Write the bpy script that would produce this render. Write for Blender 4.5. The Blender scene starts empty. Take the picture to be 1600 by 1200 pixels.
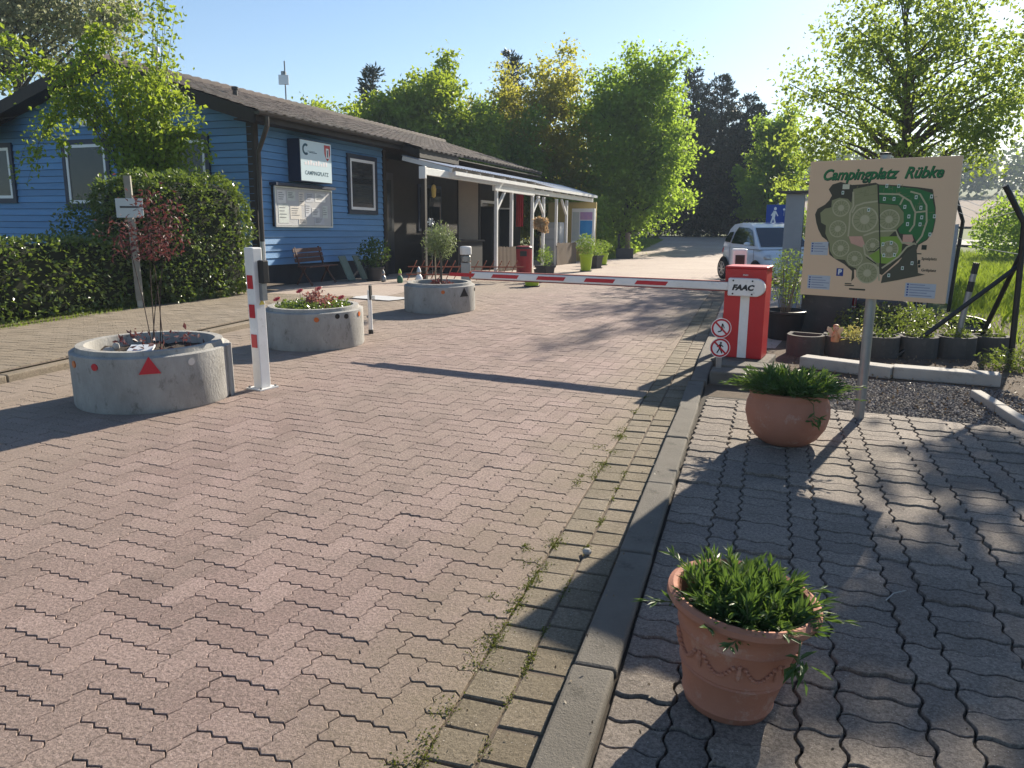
import bpy, math, random
import numpy as np
from mathutils import Matrix, Vector
# ---------------------------------------------------------------- camera, sky, sun, exposure
SC = bpy.context.scene
COL = SC.collection
R = math.radians
cam_d = bpy.data.cameras.new('camera'); cam_d.sensor_width = 36; cam_d.lens = 27.05
cam_d.clip_start = 0.05; cam_d.clip_end = 4000
cam = bpy.data.objects.new('camera', cam_d); COL.objects.link(cam)
cam.location = (0, 0, 1.65); cam.rotation_euler = (R(90 - 12.66), 0, R(17.4)); SC.camera = cam
SUN_EL, SUN_AZ = 26.0, 17.0                      # azimuth measured from +Y towards +X
wd = bpy.data.worlds.new('World'); SC.world = wd; wd.use_nodes = True
nt = wd.node_tree; nt.nodes.clear()
sky = nt.nodes.new('ShaderNodeTexSky'); sky.sky_type = 'NISHITA'; sky.sun_disc = False
sky.sun_elevation = R(SUN_EL); sky.sun_rotation = R(SUN_AZ); sky.altitude = 100
sky.air_density = 1.0; sky.dust_density = 0.35; sky.ozone_density = 3.2
bg = nt.nodes.new('ShaderNodeBackground'); bg.inputs[1].default_value = 0.066
wo = nt.nodes.new('ShaderNodeOutputWorld')
nt.links.new(sky.outputs[0], bg.inputs[0]); nt.links.new(bg.outputs[0], wo.inputs[0])
sl = bpy.data.lights.new('sun', 'SUN'); sl.energy = 5.0; sl.angle = R(0.55); sl.color = (1.0, 0.90, 0.74)
so = bpy.data.objects.new('sun', sl); COL.objects.link(so)
sdir = Vector((math.sin(R(SUN_AZ)) * math.cos(R(SUN_EL)), math.cos(R(SUN_AZ)) * math.cos(R(SUN_EL)), math.sin(R(SUN_EL))))
so.rotation_euler = sdir.to_track_quat('Z', 'Y').to_euler(); so.location = (8, 30, 18)
vs = SC.view_settings; vs.view_transform = 'Standard'; vs.look = 'None'; vs.gamma = 1; vs.exposure = 1.22
vs.use_curve_mapping = False
SC.render.engine = 'CYCLES'; SC.cycles.max_bounces = 10; SC.cycles.diffuse_bounces = 5; SC.cycles.transmission_bounces = 6

# ---------------------------------------------------------------- ground profile (metres along the road)
PRY = [-60, 14.5, 42, 56, 80, 130, 220, 420, 1500]
PRZ = [0, 0, -.734, -.36, -.15, 1.0, 4.5, 14, 60]
def gz(y): return float(np.interp(y, PRY, PRZ))
def in_view(x, y, m=5):              # ground worth building for someone standing near the camera
    for o in (-1.6, 0, 1.6):
        u, v = x - o * .954, y - o * .299
        a = math.degrees(math.atan2(u, v)) + 17.4
        d = math.hypot(u, v) * math.cos(R(a))
        if abs(a) < 33.8 + m + (6 if d < 3 else 0) and d > 1.5: return True
    return False

# ---------------------------------------------------------------- materials
MATS = {}
def nodes(name):
    m = bpy.data.materials.new(name); m.use_nodes = True
    t = m.node_tree; t.nodes.clear(); MATS[name] = m
    out = t.nodes.new('ShaderNodeOutputMaterial')
    return m, t, out
def N(t, typ, **kw):
    n = t.nodes.new(typ)
    for k, v in kw.items():
        if k.startswith('_'): setattr(n, k[1:], v)
        else: n.inputs[int(k[1:]) if k[0] == 'i' and k[1:].isdigit() else k].default_value = v
    return n
def L(t, a, b): t.links.new(a, b)
def c4(c): return (c[0], c[1], c[2], 1)
def mixc(t, fac, a, b, mode='MIX'):
    n = t.nodes.new('ShaderNodeMix'); n.data_type = 'RGBA'; n.blend_type = mode
    for s, v in ((n.inputs[0], fac), (n.inputs[6], a), (n.inputs[7], b)):
        if hasattr(v, 'is_linked'): t.links.new(v, s)
        elif isinstance(v, (int, float)): s.default_value = v
        else: s.default_value = c4(v)
    return n.outputs[2]
def ramp(t, src, p0, p1):
    n = N(t, 'ShaderNodeMapRange'); n.inputs[1].default_value = p0; n.inputs[2].default_value = p1
    t.links.new(src, n.inputs[0]); return n.outputs[0]
def noise(t, vec, scale, detail=4, rough=.6):
    n = N(t, 'ShaderNodeTexNoise', Scale=scale, Detail=detail, Roughness=rough); t.links.new(vec, n.inputs['Vector']); return n.outputs['Fac']
def mat(name, c1, c2=None, scale=6, rough=.6, bump=.0, bscale=60, metal=0, spec=.4, wear=None, wear_amt=.35, coat=0, stretch=None, ovar=0):
    if name in MATS: return MATS[name]
    m, t, out = nodes(name)
    p = N(t, 'ShaderNodeBsdfPrincipled', Roughness=rough, Metallic=metal)
    p.inputs['Specular IOR Level'].default_value = spec
    if coat: p.inputs['Coat Weight'].default_value = coat
    tc = N(t, 'ShaderNodeTexCoord'); vec = tc.outputs['Object']
    if stretch:
        mp = N(t, 'ShaderNodeMapping'); mp.inputs['Scale'].default_value = stretch; L(t, vec, mp.inputs[0]); vec = mp.outputs[0]
    c2 = c2 or tuple(x * .78 for x in c1)
    f = ramp(t, noise(t, vec, scale, 6, .65), .3, .7)
    col = mixc(t, f, c1, c2)
    if ovar:
        oi = N(t, 'ShaderNodeObjectInfo'); col = mixc(t, oi.outputs['Random'], col, mixc(t, 1.0, col, (1 - ovar, 1 - ovar, 1 - ovar), 'MULTIPLY'))
    if wear:
        w = ramp(t, noise(t, vec, scale * 2.7, 8, .75), .56, .72)
        w2 = N(t, 'ShaderNodeMath', _operation='MULTIPLY'); L(t, w, w2.inputs[0]); w2.inputs[1].default_value = wear_amt
        col = mixc(t, w2.outputs[0], col, wear)
    L(t, col, p.inputs['Base Color'])
    if bump:
        b = N(t, 'ShaderNodeBump', Strength=bump, Distance=.01); L(t, noise(t, vec, bscale, 6, .7), b.inputs['Height']); L(t, b.outputs[0], p.inputs['Normal'])
    L(t, p.outputs[0], out.inputs[0]); return m
def leafmat(name, ca, cb, cc, trans=.42, tcol=None, scale=.9, gloss=.5, spec=.35):
    m, t, out = nodes(name)
    at = N(t, 'ShaderNodeAttribute'); at.attribute_name = 'rnd'
    geo = N(t, 'ShaderNodeNewGeometry')
    col = mixc(t, at.outputs['Fac'], ca, cb)
    col = mixc(t, ramp(t, noise(t, geo.outputs['Position'], scale, 2), .42, .66), col, cc)
    p = N(t, 'ShaderNodeBsdfPrincipled', Roughness=gloss); p.inputs['Specular IOR Level'].default_value = spec
    L(t, col, p.inputs['Base Color'])
    tr = N(t, 'ShaderNodeBsdfTranslucent')
    tcn = mixc(t, .75, col, tcol or (.30, .42, .04)); L(t, tcn, tr.inputs[0])
    mx = N(t, 'ShaderNodeMixShader'); mx.inputs[0].default_value = trans
    L(t, p.outputs[0], mx.inputs[1]); L(t, tr.outputs[0], mx.inputs[2]); L(t, mx.outputs[0], out.inputs[0]); return m
def pavermat(name, ca, cb, cd, speck=.5, dirt=True):
    m, t, out = nodes(name)
    geo = N(t, 'ShaderNodeNewGeometry'); pos = geo.outputs['Position']
    at = N(t, 'ShaderNodeAttribute'); at.attribute_name = 'rnd'
    oi = N(t, 'ShaderNodeObjectInfo')
    ad = N(t, 'ShaderNodeMath', _operation='ADD'); L(t, at.outputs['Fac'], ad.inputs[0]); L(t, oi.outputs['Random'], ad.inputs[1])
    fr = N(t, 'ShaderNodeMath', _operation='FRACT'); L(t, ad.outputs[0], fr.inputs[0])
    col = mixc(t, fr.outputs[0], tuple(x * 1.04 for x in ca), tuple(x * .95 for x in cb))
    big = ramp(t, noise(t, pos, .55, 5, .6), .38, .66)
    col = mixc(t, big, col, cd)
    st = ramp(t, noise(t, pos, 2.6, 7, .72), .50, .74)
    s5 = N(t, 'ShaderNodeMath', _operation='MULTIPLY'); L(t, st, s5.inputs[0]); s5.inputs[1].default_value = .62
    col = mixc(t, s5.outputs[0], col, tuple(x * .52 for x in cd))
    fine = noise(t, pos, 72, 5, .9)
    col = mixc(t, speck, col, mixc(t, 1.0, col, mixc(t, ramp(t, fine, .40, .60), (.34, .33, .32), (1.5, 1.52, 1.55)), 'MULTIPLY'))
    pit = ramp(t, noise(t, pos, 30, 6, .85), .55, .66)
    p5 = N(t, 'ShaderNodeMath', _operation='MULTIPLY'); L(t, pit, p5.inputs[0]); p5.inputs[1].default_value = .6
    col = mixc(t, p5.outputs[0], col, tuple(x * .42 for x in cd))
    mp = N(t, 'ShaderNodeMapping'); mp.inputs['Scale'].default_value = (1.9, .10, 1); L(t, pos, mp.inputs[0])
    tr_ = ramp(t, noise(t, mp.outputs[0], 1.0, 5, .6), .50, .72)
    t5 = N(t, 'ShaderNodeMath', _operation='MULTIPLY'); L(t, tr_, t5.inputs[0]); t5.inputs[1].default_value = .32
    col = mixc(t, t5.outputs[0], col, tuple(x * .55 for x in cd))
    v = N(t, 'ShaderNodeTexVoronoi', Scale=95.0); L(t, pos, v.inputs['Vector'])
    sp = ramp(t, v.outputs['Distance'], .16, .10)
    wn = N(t, 'ShaderNodeTexWhiteNoise'); L(t, v.outputs['Position'], wn.inputs[0])
    gate = ramp(t, wn.outputs['Value'], .80, .82)
    g2 = N(t, 'ShaderNodeMath', _operation='MULTIPLY'); L(t, sp, g2.inputs[0]); L(t, gate, g2.inputs[1])
    col = mixc(t, g2.outputs[0], col, (.62, .58, .54))
    if dirt:                                   # earth and moss washed along the gutter edge of the road
        sx = N(t, 'ShaderNodeSeparateXYZ'); L(t, pos, sx.inputs[0])
        dx = N(t, 'ShaderNodeMath', _operation='ADD'); L(t, sx.outputs[0], dx.inputs[0])
        nw = N(t, 'ShaderNodeMath', _operation='MULTIPLY_ADD'); L(t, noise(t, pos, 1.7, 6, .7), nw.inputs[0]); nw.inputs[1].default_value = 1.3; nw.inputs[2].default_value = -.65
        L(t, nw.outputs[0], dx.inputs[1])
        dm = ramp(t, dx.outputs[0], -1.55, -.72)
        d2 = N(t, 'ShaderNodeMath', _operation='MULTIPLY'); L(t, dm, d2.inputs[0]); d2.inputs[1].default_value = .62
        col = mixc(t, d2.outputs[0], col, mixc(t, fine, (.13, .105, .06), (.29, .245, .155)))
        lm = ramp(t, dx.outputs[0], -3.9, -5.9)
        l2 = N(t, 'ShaderNodeMath', _operation='MULTIPLY'); L(t, lm, l2.inputs[0]); l2.inputs[1].default_value = .5
        col = mixc(t, l2.outputs[0], col, mixc(t, fine, (.21, .18, .125), (.36, .31, .235)))
    p = N(t, 'ShaderNodeBsdfPrincipled', Roughness=.86); p.inputs['Specular IOR Level'].default_value = .28
    L(t, col, p.inputs['Base Color'])
    b = N(t, 'ShaderNodeBump', Strength=1.0, Distance=.008); L(t, noise(t, pos, 60, 6, .85), b.inputs['Height'])
    L(t, b.outputs[0], p.inputs['Normal']); L(t, p.outputs[0], out.inputs[0]); return m

# ---------------------------------------------------------------- mesh helpers
class MB:
    def __init__(s): s.v = []; s.f = []
    def add(s, vs_, fs):
        o = len(s.v); s.v += [tuple(map(float, q)) for q in vs_]; s.f += [tuple(i + o for i in f) for f in fs]; return s
    def box(s, c, d, rz=0, rx=0, ry=0):
        h = [x / 2 for x in d]; m = Matrix.Rotation(rz, 3, 'Z') @ Matrix.Rotation(ry, 3, 'Y') @ Matrix.Rotation(rx, 3, 'X')
        vv = [Vector(c) + m @ Vector((h[0] * a, h[1] * b, h[2] * e)) for e in (-1, 1) for b in (-1, 1) for a in (-1, 1)]
        return s.add(vv, [(0, 2, 3, 1), (4, 5, 7, 6), (0, 1, 5, 4), (2, 6, 7, 3), (0, 4, 6, 2), (1, 3, 7, 5)])
    def bx(s, x0, x1, y0, y1, z0, z1): return s.box(((x0 + x1) / 2, (y0 + y1) / 2, (z0 + z1) / 2), (abs(x1 - x0), abs(y1 - y0), abs(z1 - z0)))
    def bar(s, a, b, w, h=None):
        a = Vector(a); b = Vector(b); d = b - a; q = d.to_track_quat('Z', 'Y').to_matrix(); h = h or w
        vv = [p + q @ Vector((w / 2 * i, h / 2 * j, 0)) for p in (a, b) for j in (-1, 1) for i in (-1, 1)]
        return s.add(vv, [(0, 2, 3, 1), (4, 5, 7, 6), (0, 1, 5, 4), (2, 6, 7, 3), (0, 4, 6, 2), (1, 3, 7, 5)])
    def tube(s, pts, rad, seg=6, cap=True):
        pts = [Vector(p) for p in pts]; n = len(pts)
        rad = rad if hasattr(rad, '__len__') else [rad] * n
        o = len(s.v); q0 = None
        for i, p in enumerate(pts):
            d = (pts[min(i + 1, n - 1)] - pts[max(i - 1, 0)])
            q = d.to_track_quat('Z', 'Y') if d.length > 1e-9 else q0
            if q0 is not None and d.length > 1e-9:          # keep the frame from twisting
                z = d.normalized(); x = q0 @ Vector((1, 0, 0)); x = (x - z * x.dot(z))
                if x.length > 1e-4:
                    x.normalize(); y = z.cross(x); q = Matrix((x, y, z)).transposed().to_quaternion()
            q0 = q
            for k in range(seg):
                a = 2 * math.pi * k / seg
                s.v.append(tuple(p + q @ Vector((rad[i] * math.cos(a), rad[i] * math.sin(a), 0))))
        for i in range(n - 1):
            for k in range(seg):
                a = o + i * seg + k; b = o + i * seg + (k + 1) % seg
                s.f.append((a, b, b + seg, a + seg))
        if cap:
            s.f.append(tuple(o + k for k in reversed(range(seg)))); s.f.append(tuple(o + (n - 1) * seg + k for k in range(seg)))
        return s
    def lathe(s, prof, seg=32, c=(0, 0, 0), close=False):
        o = len(s.v); n = len(prof)
        for r, z in prof:
            for k in range(seg):
                a = 2 * math.pi * k / seg; s.v.append((c[0] + r * math.cos(a), c[1] + r * math.sin(a), c[2] + z))
        for i in range(n - 1 + (1 if close else 0)):
            j = (i + 1) % n
            for k in range(seg):
                a = o + i * seg; b = o + j * seg; k2 = (k + 1) % seg
                s.f.append((a + k, a + k2, b + k2, b + k))
        if not close:
            if prof[0][0] > 1e-6: s.f.append(tuple(o + k for k in reversed(range(seg))))
            if prof[-1][0] > 1e-6: s.f.append(tuple(o + (n - 1) * seg + k for k in range(seg)))
        return s
    def prism(s, poly, z0, z1, fr=None):
        n = len(poly); fr = fr or (lambda a, b, c: (a, b, c))
        vv = [fr(p[0], p[1], z0) for p in poly] + [fr(p[0], p[1], z1) for p in poly]
        return s.add(vv, [tuple(reversed(range(n))), tuple(range(n, 2 * n))] + [(i, (i + 1) % n, n + (i + 1) % n, n + i) for i in range(n)])
    def ball(s, c, r, seg=12, rings=8):
        r = r if hasattr(r, '__len__') else (r, r, r); o = len(s.v)
        for i in range(1, rings):
            a = math.pi * i / rings
            for k in range(seg):
                b = 2 * math.pi * k / seg; s.v.append((c[0] + r[0] * math.sin(a) * math.cos(b), c[1] + r[1] * math.sin(a) * math.sin(b), c[2] + r[2] * math.cos(a)))
        t = len(s.v); s.v.append((c[0], c[1], c[2] + r[2])); s.v.append((c[0], c[1], c[2] - r[2]))
        for i in range(rings - 2):
            for k in range(seg):
                a = o + i * seg + k; b = o + i * seg + (k + 1) % seg; s.f.append((a, a + seg, b + seg, b))
        for k in range(seg):
            s.f.append((t, o + k, o + (k + 1) % seg)); q = o + (rings - 2) * seg; s.f.append((t + 1, q + (k + 1) % seg, q + k))
        return s
    def mesh(s, name, m, smooth=False):
        me = bpy.data.meshes.new(name); me.from_pydata(s.v, [], s.f); me.validate(); 
        if m: me.materials.append(m)
        if smooth:
            me.polygons.foreach_set('use_smooth', [True] * len(me.polygons))
            try: me.set_sharp_from_angle(angle=R(38))
            except Exception: pass
        me.update(); return me
def link(name, me, parent=None, loc=(0, 0, 0), rz=0, rot=None):
    o = bpy.data.objects.new(name, me); COL.objects.link(o); o.location = loc
    o.rotation_euler = rot if rot else (0, 0, rz)
    if parent: o.parent = parent
    return o
def part(name, mb, m, parent, smooth=False, label=None, bev=0, kind=None, loc=(0, 0, 0), rz=0):
    o = link(name, mb.mesh(name, m, smooth), parent, loc, rz)
    if label: o['label'] = label
    if kind: o['kind'] = kind
    if bev:
        b = o.modifiers.new('bevel', 'BEVEL'); b.width = bev; b.segments = 2; b.limit_method = 'ANGLE'
    return o
def tag(o, label, cat, group=None):
    o['label'] = label; o['category'] = cat
    if group: o['group'] = group
    return o
def thing(name, label, cat, loc=(0, 0, 0), rz=0, group=None):
    o = bpy.data.objects.new(name, None); COL.objects.link(o); o.location = loc; o.rotation_euler = (0, 0, rz)
    o.empty_display_size = .1
    return tag(o, label, cat, group)
def struct(name, mb, m, kind='structure', smooth=False):
    o = link(name, mb.mesh(name, m, smooth)); o['kind'] = kind; return o
def copy_tree(o, parent=None):
    c = o.copy(); COL.objects.link(c); c.parent = parent
    for ch in list(o.children): copy_tree(ch, c)
    return c
def text(name, s, size, m, parent, mtx, bold=0, shear=0, align='CENTER', width=1.0, label=None, extr=.0006):
    cu = bpy.data.curves.new(name, 'FONT'); cu.body = s; cu.size = size; cu.align_x = align; cu.align_y = 'CENTER'
    cu.offset = bold; cu.shear = shear; cu.extrude = extr; cu.resolution_u = 3
    o = bpy.data.objects.new(name, cu); COL.objects.link(o)
    dg = bpy.context.evaluated_depsgraph_get(); me = bpy.data.meshes.new_from_object(o.evaluated_get(dg))
    bpy.data.objects.remove(o); me.materials.clear(); me.materials.append(m)
    me.transform(Matrix.Diagonal((width, 1, 1, 1)))
    q = link(name, me, parent); q.matrix_local = mtx
    if label: q['label'] = label
    return q
def npmesh(name, co, faces_n, m, rnd=None, smooth=False):
    """co: (F*faces_n, 3) array, every face has its own faces_n vertices"""
    me = bpy.data.meshes.new(name); n = len(co); F = n // faces_n
    me.vertices.add(n); me.vertices.foreach_set('co', np.asarray(co, np.float32).ravel())
    me.loops.add(n); me.loops.foreach_set('vertex_index', np.arange(n, dtype=np.int32))
    me.polygons.add(F); me.polygons.foreach_set('loop_start', np.arange(0, n, faces_n, dtype=np.int32))
    if rnd is not None:
        a = me.attributes.new('rnd', 'FLOAT', 'FACE'); a.data.foreach_set('value', np.asarray(rnd, np.float32))
    me.materials.append(m); me.update(calc_edges=True); me.shade_flat(); return me
def unit(a): return a / np.maximum(np.linalg.norm(a, axis=1, keepdims=True), 1e-9)
def leaf_mesh(name, P, size, m, rng, asp=.55, dirs=None, dirw=0., up=.25, fold=.12, droop=0.):
    n = len(P); d = unit(rng.normal(size=(n, 3)))
    if dirs is not None: d = unit(d * (1 - dirw) + dirs * dirw)
    d[:, 2] -= droop; d = unit(d)
    q = rng.normal(size=(n, 3)); q[:, 2] += up * 3; s = unit(np.cross(d, q)); nn = np.cross(s, d)
    l = (size * rng.uniform(.65, 1.3, n))[:, None]
    a = P; b = P + d * l * .5 + s * l * asp * .5 + nn * l * fold; c = P + d * l; e = P + d * l * .5 - s * l * asp * .5 + nn * l * fold
    co = np.stack([a, b, c, e], 1).reshape(-1, 3)
    return npmesh(name, co, 4, m, rng.random(n))
def blade_mesh(name, P, h, w, m, rng, lean=.35):
    n = len(P); a = rng.uniform(0, 2 * np.pi, n); s = np.stack([np.cos(a), np.sin(a), np.zeros(n)], 1)
    d = unit(np.stack([rng.normal(size=n) * lean, rng.normal(size=n) * lean, np.ones(n)], 1))
    l = (h * rng.uniform(.5, 1.3, n))[:, None]; ww = w * rng.uniform(.6, 1.2, n)[:, None]
    k = rng.normal(size=(n, 3)) * .25; k[:, 2] = 0
    mid = P + d * l * .55; tip = P + d * l + k * l
    co = np.stack([P - s * ww / 2, P + s * ww / 2, mid + s * ww * .35, tip, mid - s * ww * .35], 1).reshape(-1, 3)
    return npmesh(name, co, 5, m, rng.random(n))
# ---------------------------------------------------------------- paving
def stamp_mesh(name, sets, m):
    """sets: list of (verts, faces, X) ; X rows = x, y, z, angle, tiltx, tilty, rnd"""
    V = []; LI = []; LS = []; RN = []; vo = 0; lo = 0
    for tv, tf, X in sets:
        if not len(X): continue
        tv = np.asarray(tv, float); X = np.asarray(X, float); B = len(X)
        c, s = np.cos(X[:, 3])[:, None], np.sin(X[:, 3])[:, None]
        x = tv[None, :, 0] * c - tv[None, :, 1] * s; y = tv[None, :, 0] * s + tv[None, :, 1] * c
        z = tv[None, :, 2] + x * X[:, 4][:, None] + y * X[:, 5][:, None] + X[:, 2][:, None]
        V.append(np.stack([x + X[:, 0][:, None], y + X[:, 1][:, None], z], 2).reshape(-1, 3))
        fl = np.concatenate([np.array(f) for f in tf]); st = np.cumsum([0] + [len(f) for f in tf[:-1]])
        LI.append((fl[None, :] + (np.arange(B) * len(tv))[:, None] + vo).ravel())
        LS.append((st[None, :] + (np.arange(B) * len(fl))[:, None] + lo).ravel())
        RN.append(np.repeat(X[:, 6], len(tf))); vo += B * len(tv); lo += B * len(fl)
    V = np.concatenate(V); LI = np.concatenate(LI); LS = np.concatenate(LS); RN = np.concatenate(RN)
    me = bpy.data.meshes.new(name); me.vertices.add(len(V)); me.vertices.foreach_set('co', V.astype(np.float32).ravel())
    me.loops.add(len(LI)); me.loops.foreach_set('vertex_index', LI.astype(np.int32))
    me.polygons.add(len(LS)); me.polygons.foreach_set('loop_start', LS.astype(np.int32))
    a = me.attributes.new('rnd', 'FLOAT', 'FACE'); a.data.foreach_set('value', RN.astype(np.float32))
    me.materials.append(m); me.update(calc_edges=True); me.shade_flat(); return me
WAVE = [(0, 0), (.08, -1), (.42, 1), (.58, -1), (.92, 1)]
WAVE2 = [(0, 0), (.14, .75), (.34, .9), (.5, 0), (.66, -.9), (.86, -.75)]
def outline(w, h, cell, amp, WAVE=WAVE):
    p = []
    for i in range(w): p += [(i + t, a * amp) for t, a in WAVE]
    for j in range(h): p += [(w + a * amp, j + t) for t, a in WAVE]
    for i in reversed(range(w)): p += [(i + t, h + a * amp) for t, a in reversed(WAVE[1:] + [(1, 0)])]
    for j in reversed(range(h)): p += [(a * amp, j + t) for t, a in reversed(WAVE[1:] + [(1, 0)])]
    return [(x * cell, y * cell) for x, y in p]
def block(poly, gap, cham=.003, depth=.02, gy=None):
    gy = gap if gy is None else gy; ky = gy / gap
    """raised block from a 2-D outline: chamfered top and sloping sides"""
    n = len(poly); cx = sum(p[0] for p in poly) / n; cy = sum(p[1] for p in poly) / n
    w = max(p[0] for p in poly) - min(p[0] for p in poly); h = max(p[1] for p in poly) - min(p[1] for p in poly)
    def ring(g, z): return [(cx + (x - cx) * (1 - g / w), cy + (y - cy) * (1 - (g + gy - gap) / h), z) for x, y in poly]
    v = ring(gap + 2 * cham, 0) + ring(gap, -cham * .8) + ring(gap * .6, -depth)
    f = [tuple(range(n))] + [(n + i, n + (i + 1) % n, (i + 1) % n, i) for i in range(n)] + [(2 * n + i, 2 * n + (i + 1) % n, n + (i + 1) % n, n + i) for i in range(n)]
    return v, f
def clip(poly, lim):      # lim: list of (nx, ny, d) keep nx*x+ny*y<=d
    for nx, ny, d in lim:
        out = []
        for i, a in enumerate(poly):
            b = poly[(i + 1) % len(poly)]; da = nx * a[0] + ny * a[1] - d; db = nx * b[0] + ny * b[1] - d
            if da <= 0: out.append(a)
            if da * db < 0:
                t = da / (da - db); out.append((a[0] + (b[0] - a[0]) * t, a[1] + (b[1] - a[1]) * t))
        poly = out
        if len(poly) < 3: return []
    return poly
def area(p): return abs(sum(p[i][0] * p[(i + 1) % len(p)][1] - p[(i + 1) % len(p)][0] * p[i][1] for i in range(len(p)))) / 2
def pave(parent, name, bricks, cell, amp, gap, m, ztop, lim, origin, ang, rng, keep=300, near=(0, 0), rough=1.0, wave=WAVE, gy=None, shear=0.):
    """bricks: (i, j, w, h) in cells of a lattice turned by ang about origin"""
    tmpl = {}; full = []; cut = []
    ca, sa = math.cos(ang), math.sin(ang)
    for (i, j, w, h) in bricks:
        js = j - shear * i; hs = h - shear * w
        x = origin[0] + (i * ca - js * sa) * cell; y = origin[1] + (i * sa + js * ca) * cell
        cx = x + (w * ca - hs * sa) * cell / 2; cy = y + (w * sa + hs * ca) * cell / 2
        if not in_view(cx, cy): continue
        if (w, h) not in tmpl: ol = [(a_, b_ - shear * a_) for a_, b_ in outline(w, h, cell, amp, wave)]; tmpl[(w, h)] = (ol, block(ol, gap, gy=gy))
        ol = tmpl[(w, h)][0]; wp = [(x + a * ca - b * sa, y + a * sa + b * ca) for a, b in ol]
        t = (x, y, ztop + (gz(cy) if cy > 14.4 else 0) + rng.normal() * .0010 * rough, ang, rng.normal() * .0022 * rough, rng.normal() * .0022 * rough, rng.random())
        if all(nx * p[0] + ny * p[1] <= d + 1e-6 for p in wp for nx, ny, d in lim): full.append(((w, h), t, math.hypot(cx - near[0], cy - near[1])))
        else:
            q = clip(wp, lim)
            if len(q) >= 3 and area(q) > cell * cell * .12: cut.append((block(q, gap, gy=gy), (0, 0, t[2], 0, 0, 0, t[6])))
    full.sort(key=lambda e: e[2]); shared = {}
    for k, t, d in full[:keep]:
        if k not in shared:
            mb = MB(); mb.v = list(tmpl[k][1][0]); mb.f = list(tmpl[k][1][1]); shared[k] = mb.mesh(name, m)
        o = link(name, shared[k], parent, t[:3]); o.rotation_euler = (math.atan(t[5]), -math.atan(t[4]), t[3])
    sets = [(tmpl[k][1][0], tmpl[k][1][1], [t for kk, t, d in full[keep:] if kk == k]) for k in tmpl]
    sets += [(b[0], b[1], [t]) for b, t in cut]
    sets = [s for s in sets if len(s[2])]
    if sets:
        o = link(name + '_field', stamp_mesh(name + '_field', sets, m), parent); o['kind'] = 'stuff'

rng = np.random.default_rng(7)
M_road = pavermat('paver_pink', (.335, .245, .218), (.27, .192, .168), (.295, .225, .19), speck=.7)
M_walk = pavermat('paver_grey', (.275, .23, .195), (.195, .165, .145), (.22, .185, .15), speck=.68, dirt=False)
M_gut = pavermat('gutter_concrete', (.25, .205, .15), (.19, .155, .11), (.185, .15, .095), dirt=False)
M_side = pavermat('paver_tan', (.31, .26, .205), (.25, .21, .16), (.27, .22, .16), dirt=False)
M_kerb = mat('kerb_concrete', (.165, .148, .125), (.10, .09, .075), 2.2, .92, .7, 110, wear=(.055, .05, .04), wear_amt=.85)
M_joint = mat('joint_sand', (.15, .115, .088), (.085, .066, .05), 12, 1, .5, 150)
M_earth = mat('earth', (.13, .095, .065), (.065, .048, .034), 5, 1, .8, 90)
M_grassg = mat('grass_ground', (.075, .11, .025), (.11, .125, .035), 1.5, 1, .8, 60)
M_conc = mat('cast_concrete', (.40, .39, .37), (.26, .25, .23), 4.0, .92, .9, 50, wear=(.115, .105, .085), wear_amt=.9, stretch=(1, 1, .55))

# terrain: one sheet to the horizon
mb = MB(); ys = [-30, 0, 6.4, 10, 14.5, 20, 30, 42, 50, 56, 68, 80, 105, 130, 175, 220, 320, 420, 520]
xs = [-320, -200, -120, -60, -30, -14, -7.2, -.5, 3, 8, 14, 30, 60, 120, 200, 320]
for y in ys:
    for x in xs: mb.v.append((x, y, gz(y) - .09))
for j in range(len(ys) - 1):
    for i in range(len(xs) - 1):
        a = j * len(xs) + i; mb.f.append((a, a + 1, a + len(xs) + 1, a + len(xs)))
struct('terrain', mb, M_grassg)

# road bed under the near pavers, then the sheet that carries on beyond them
NEAR = 22.0
mb = MB()
mb.add([(-7.02, .3, -.0105), (-.53, .3, -.0105), (-.53, 14.5, -.0105), (-7.02, 14.5, -.0105), (-.53, NEAR, gz(NEAR) - .0135), (-7.02, NEAR, gz(NEAR) - .0135)], [(0, 1, 2, 3), (3, 2, 4, 5)])
road = struct('road', mb, M_joint)
ROT = R(-3.0); CELL = .132
br = []
for j in range(-14, 178):
    for i in range(-75, 25):
        c = (i + j) % 4
        if c == 0: br.append((i, j, 2, 1))
        elif c == 2: br.append((i, j, 1, 2))
lim = [(1, 0, -.885), (-1, 0, 6.97), (0, 1, 22.0)]
pave(road, 'paver', br, CELL, .066, .0024, M_road, 0.0, lim, (-.9, .9), ROT, rng, near=(-.4, .6), gy=.0068, shear=.085)
# gutter strip: two rows of square setts along the kerb
def square_bricks(n, m_): return [(i, j, 1, 1) for i in range(n) for j in range(m_)]
SQ = MB(); SV, SF = block([(0, 0), (.163, 0), (.163, .163), (0, .163)], .007, .005)
SQ.v = list(SV); SQ.f = list(SF); sqm = SQ.mesh('gutter_sett', M_gut)
for i in range(2):
    for j in range(87):
        y = .4 + j * .166 + i * .05 + rng.normal() * .003
        if not in_view(-.8, y): continue
        o = link('gutter_sett', sqm, road, (-.881 + i * .166, y, -.0005 - .003 * (i == 1) + rng.normal() * .002), rng.normal() * .012)
        o.rotation_euler = (rng.normal() * .009, rng.normal() * .009, rng.normal() * .015)
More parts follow.
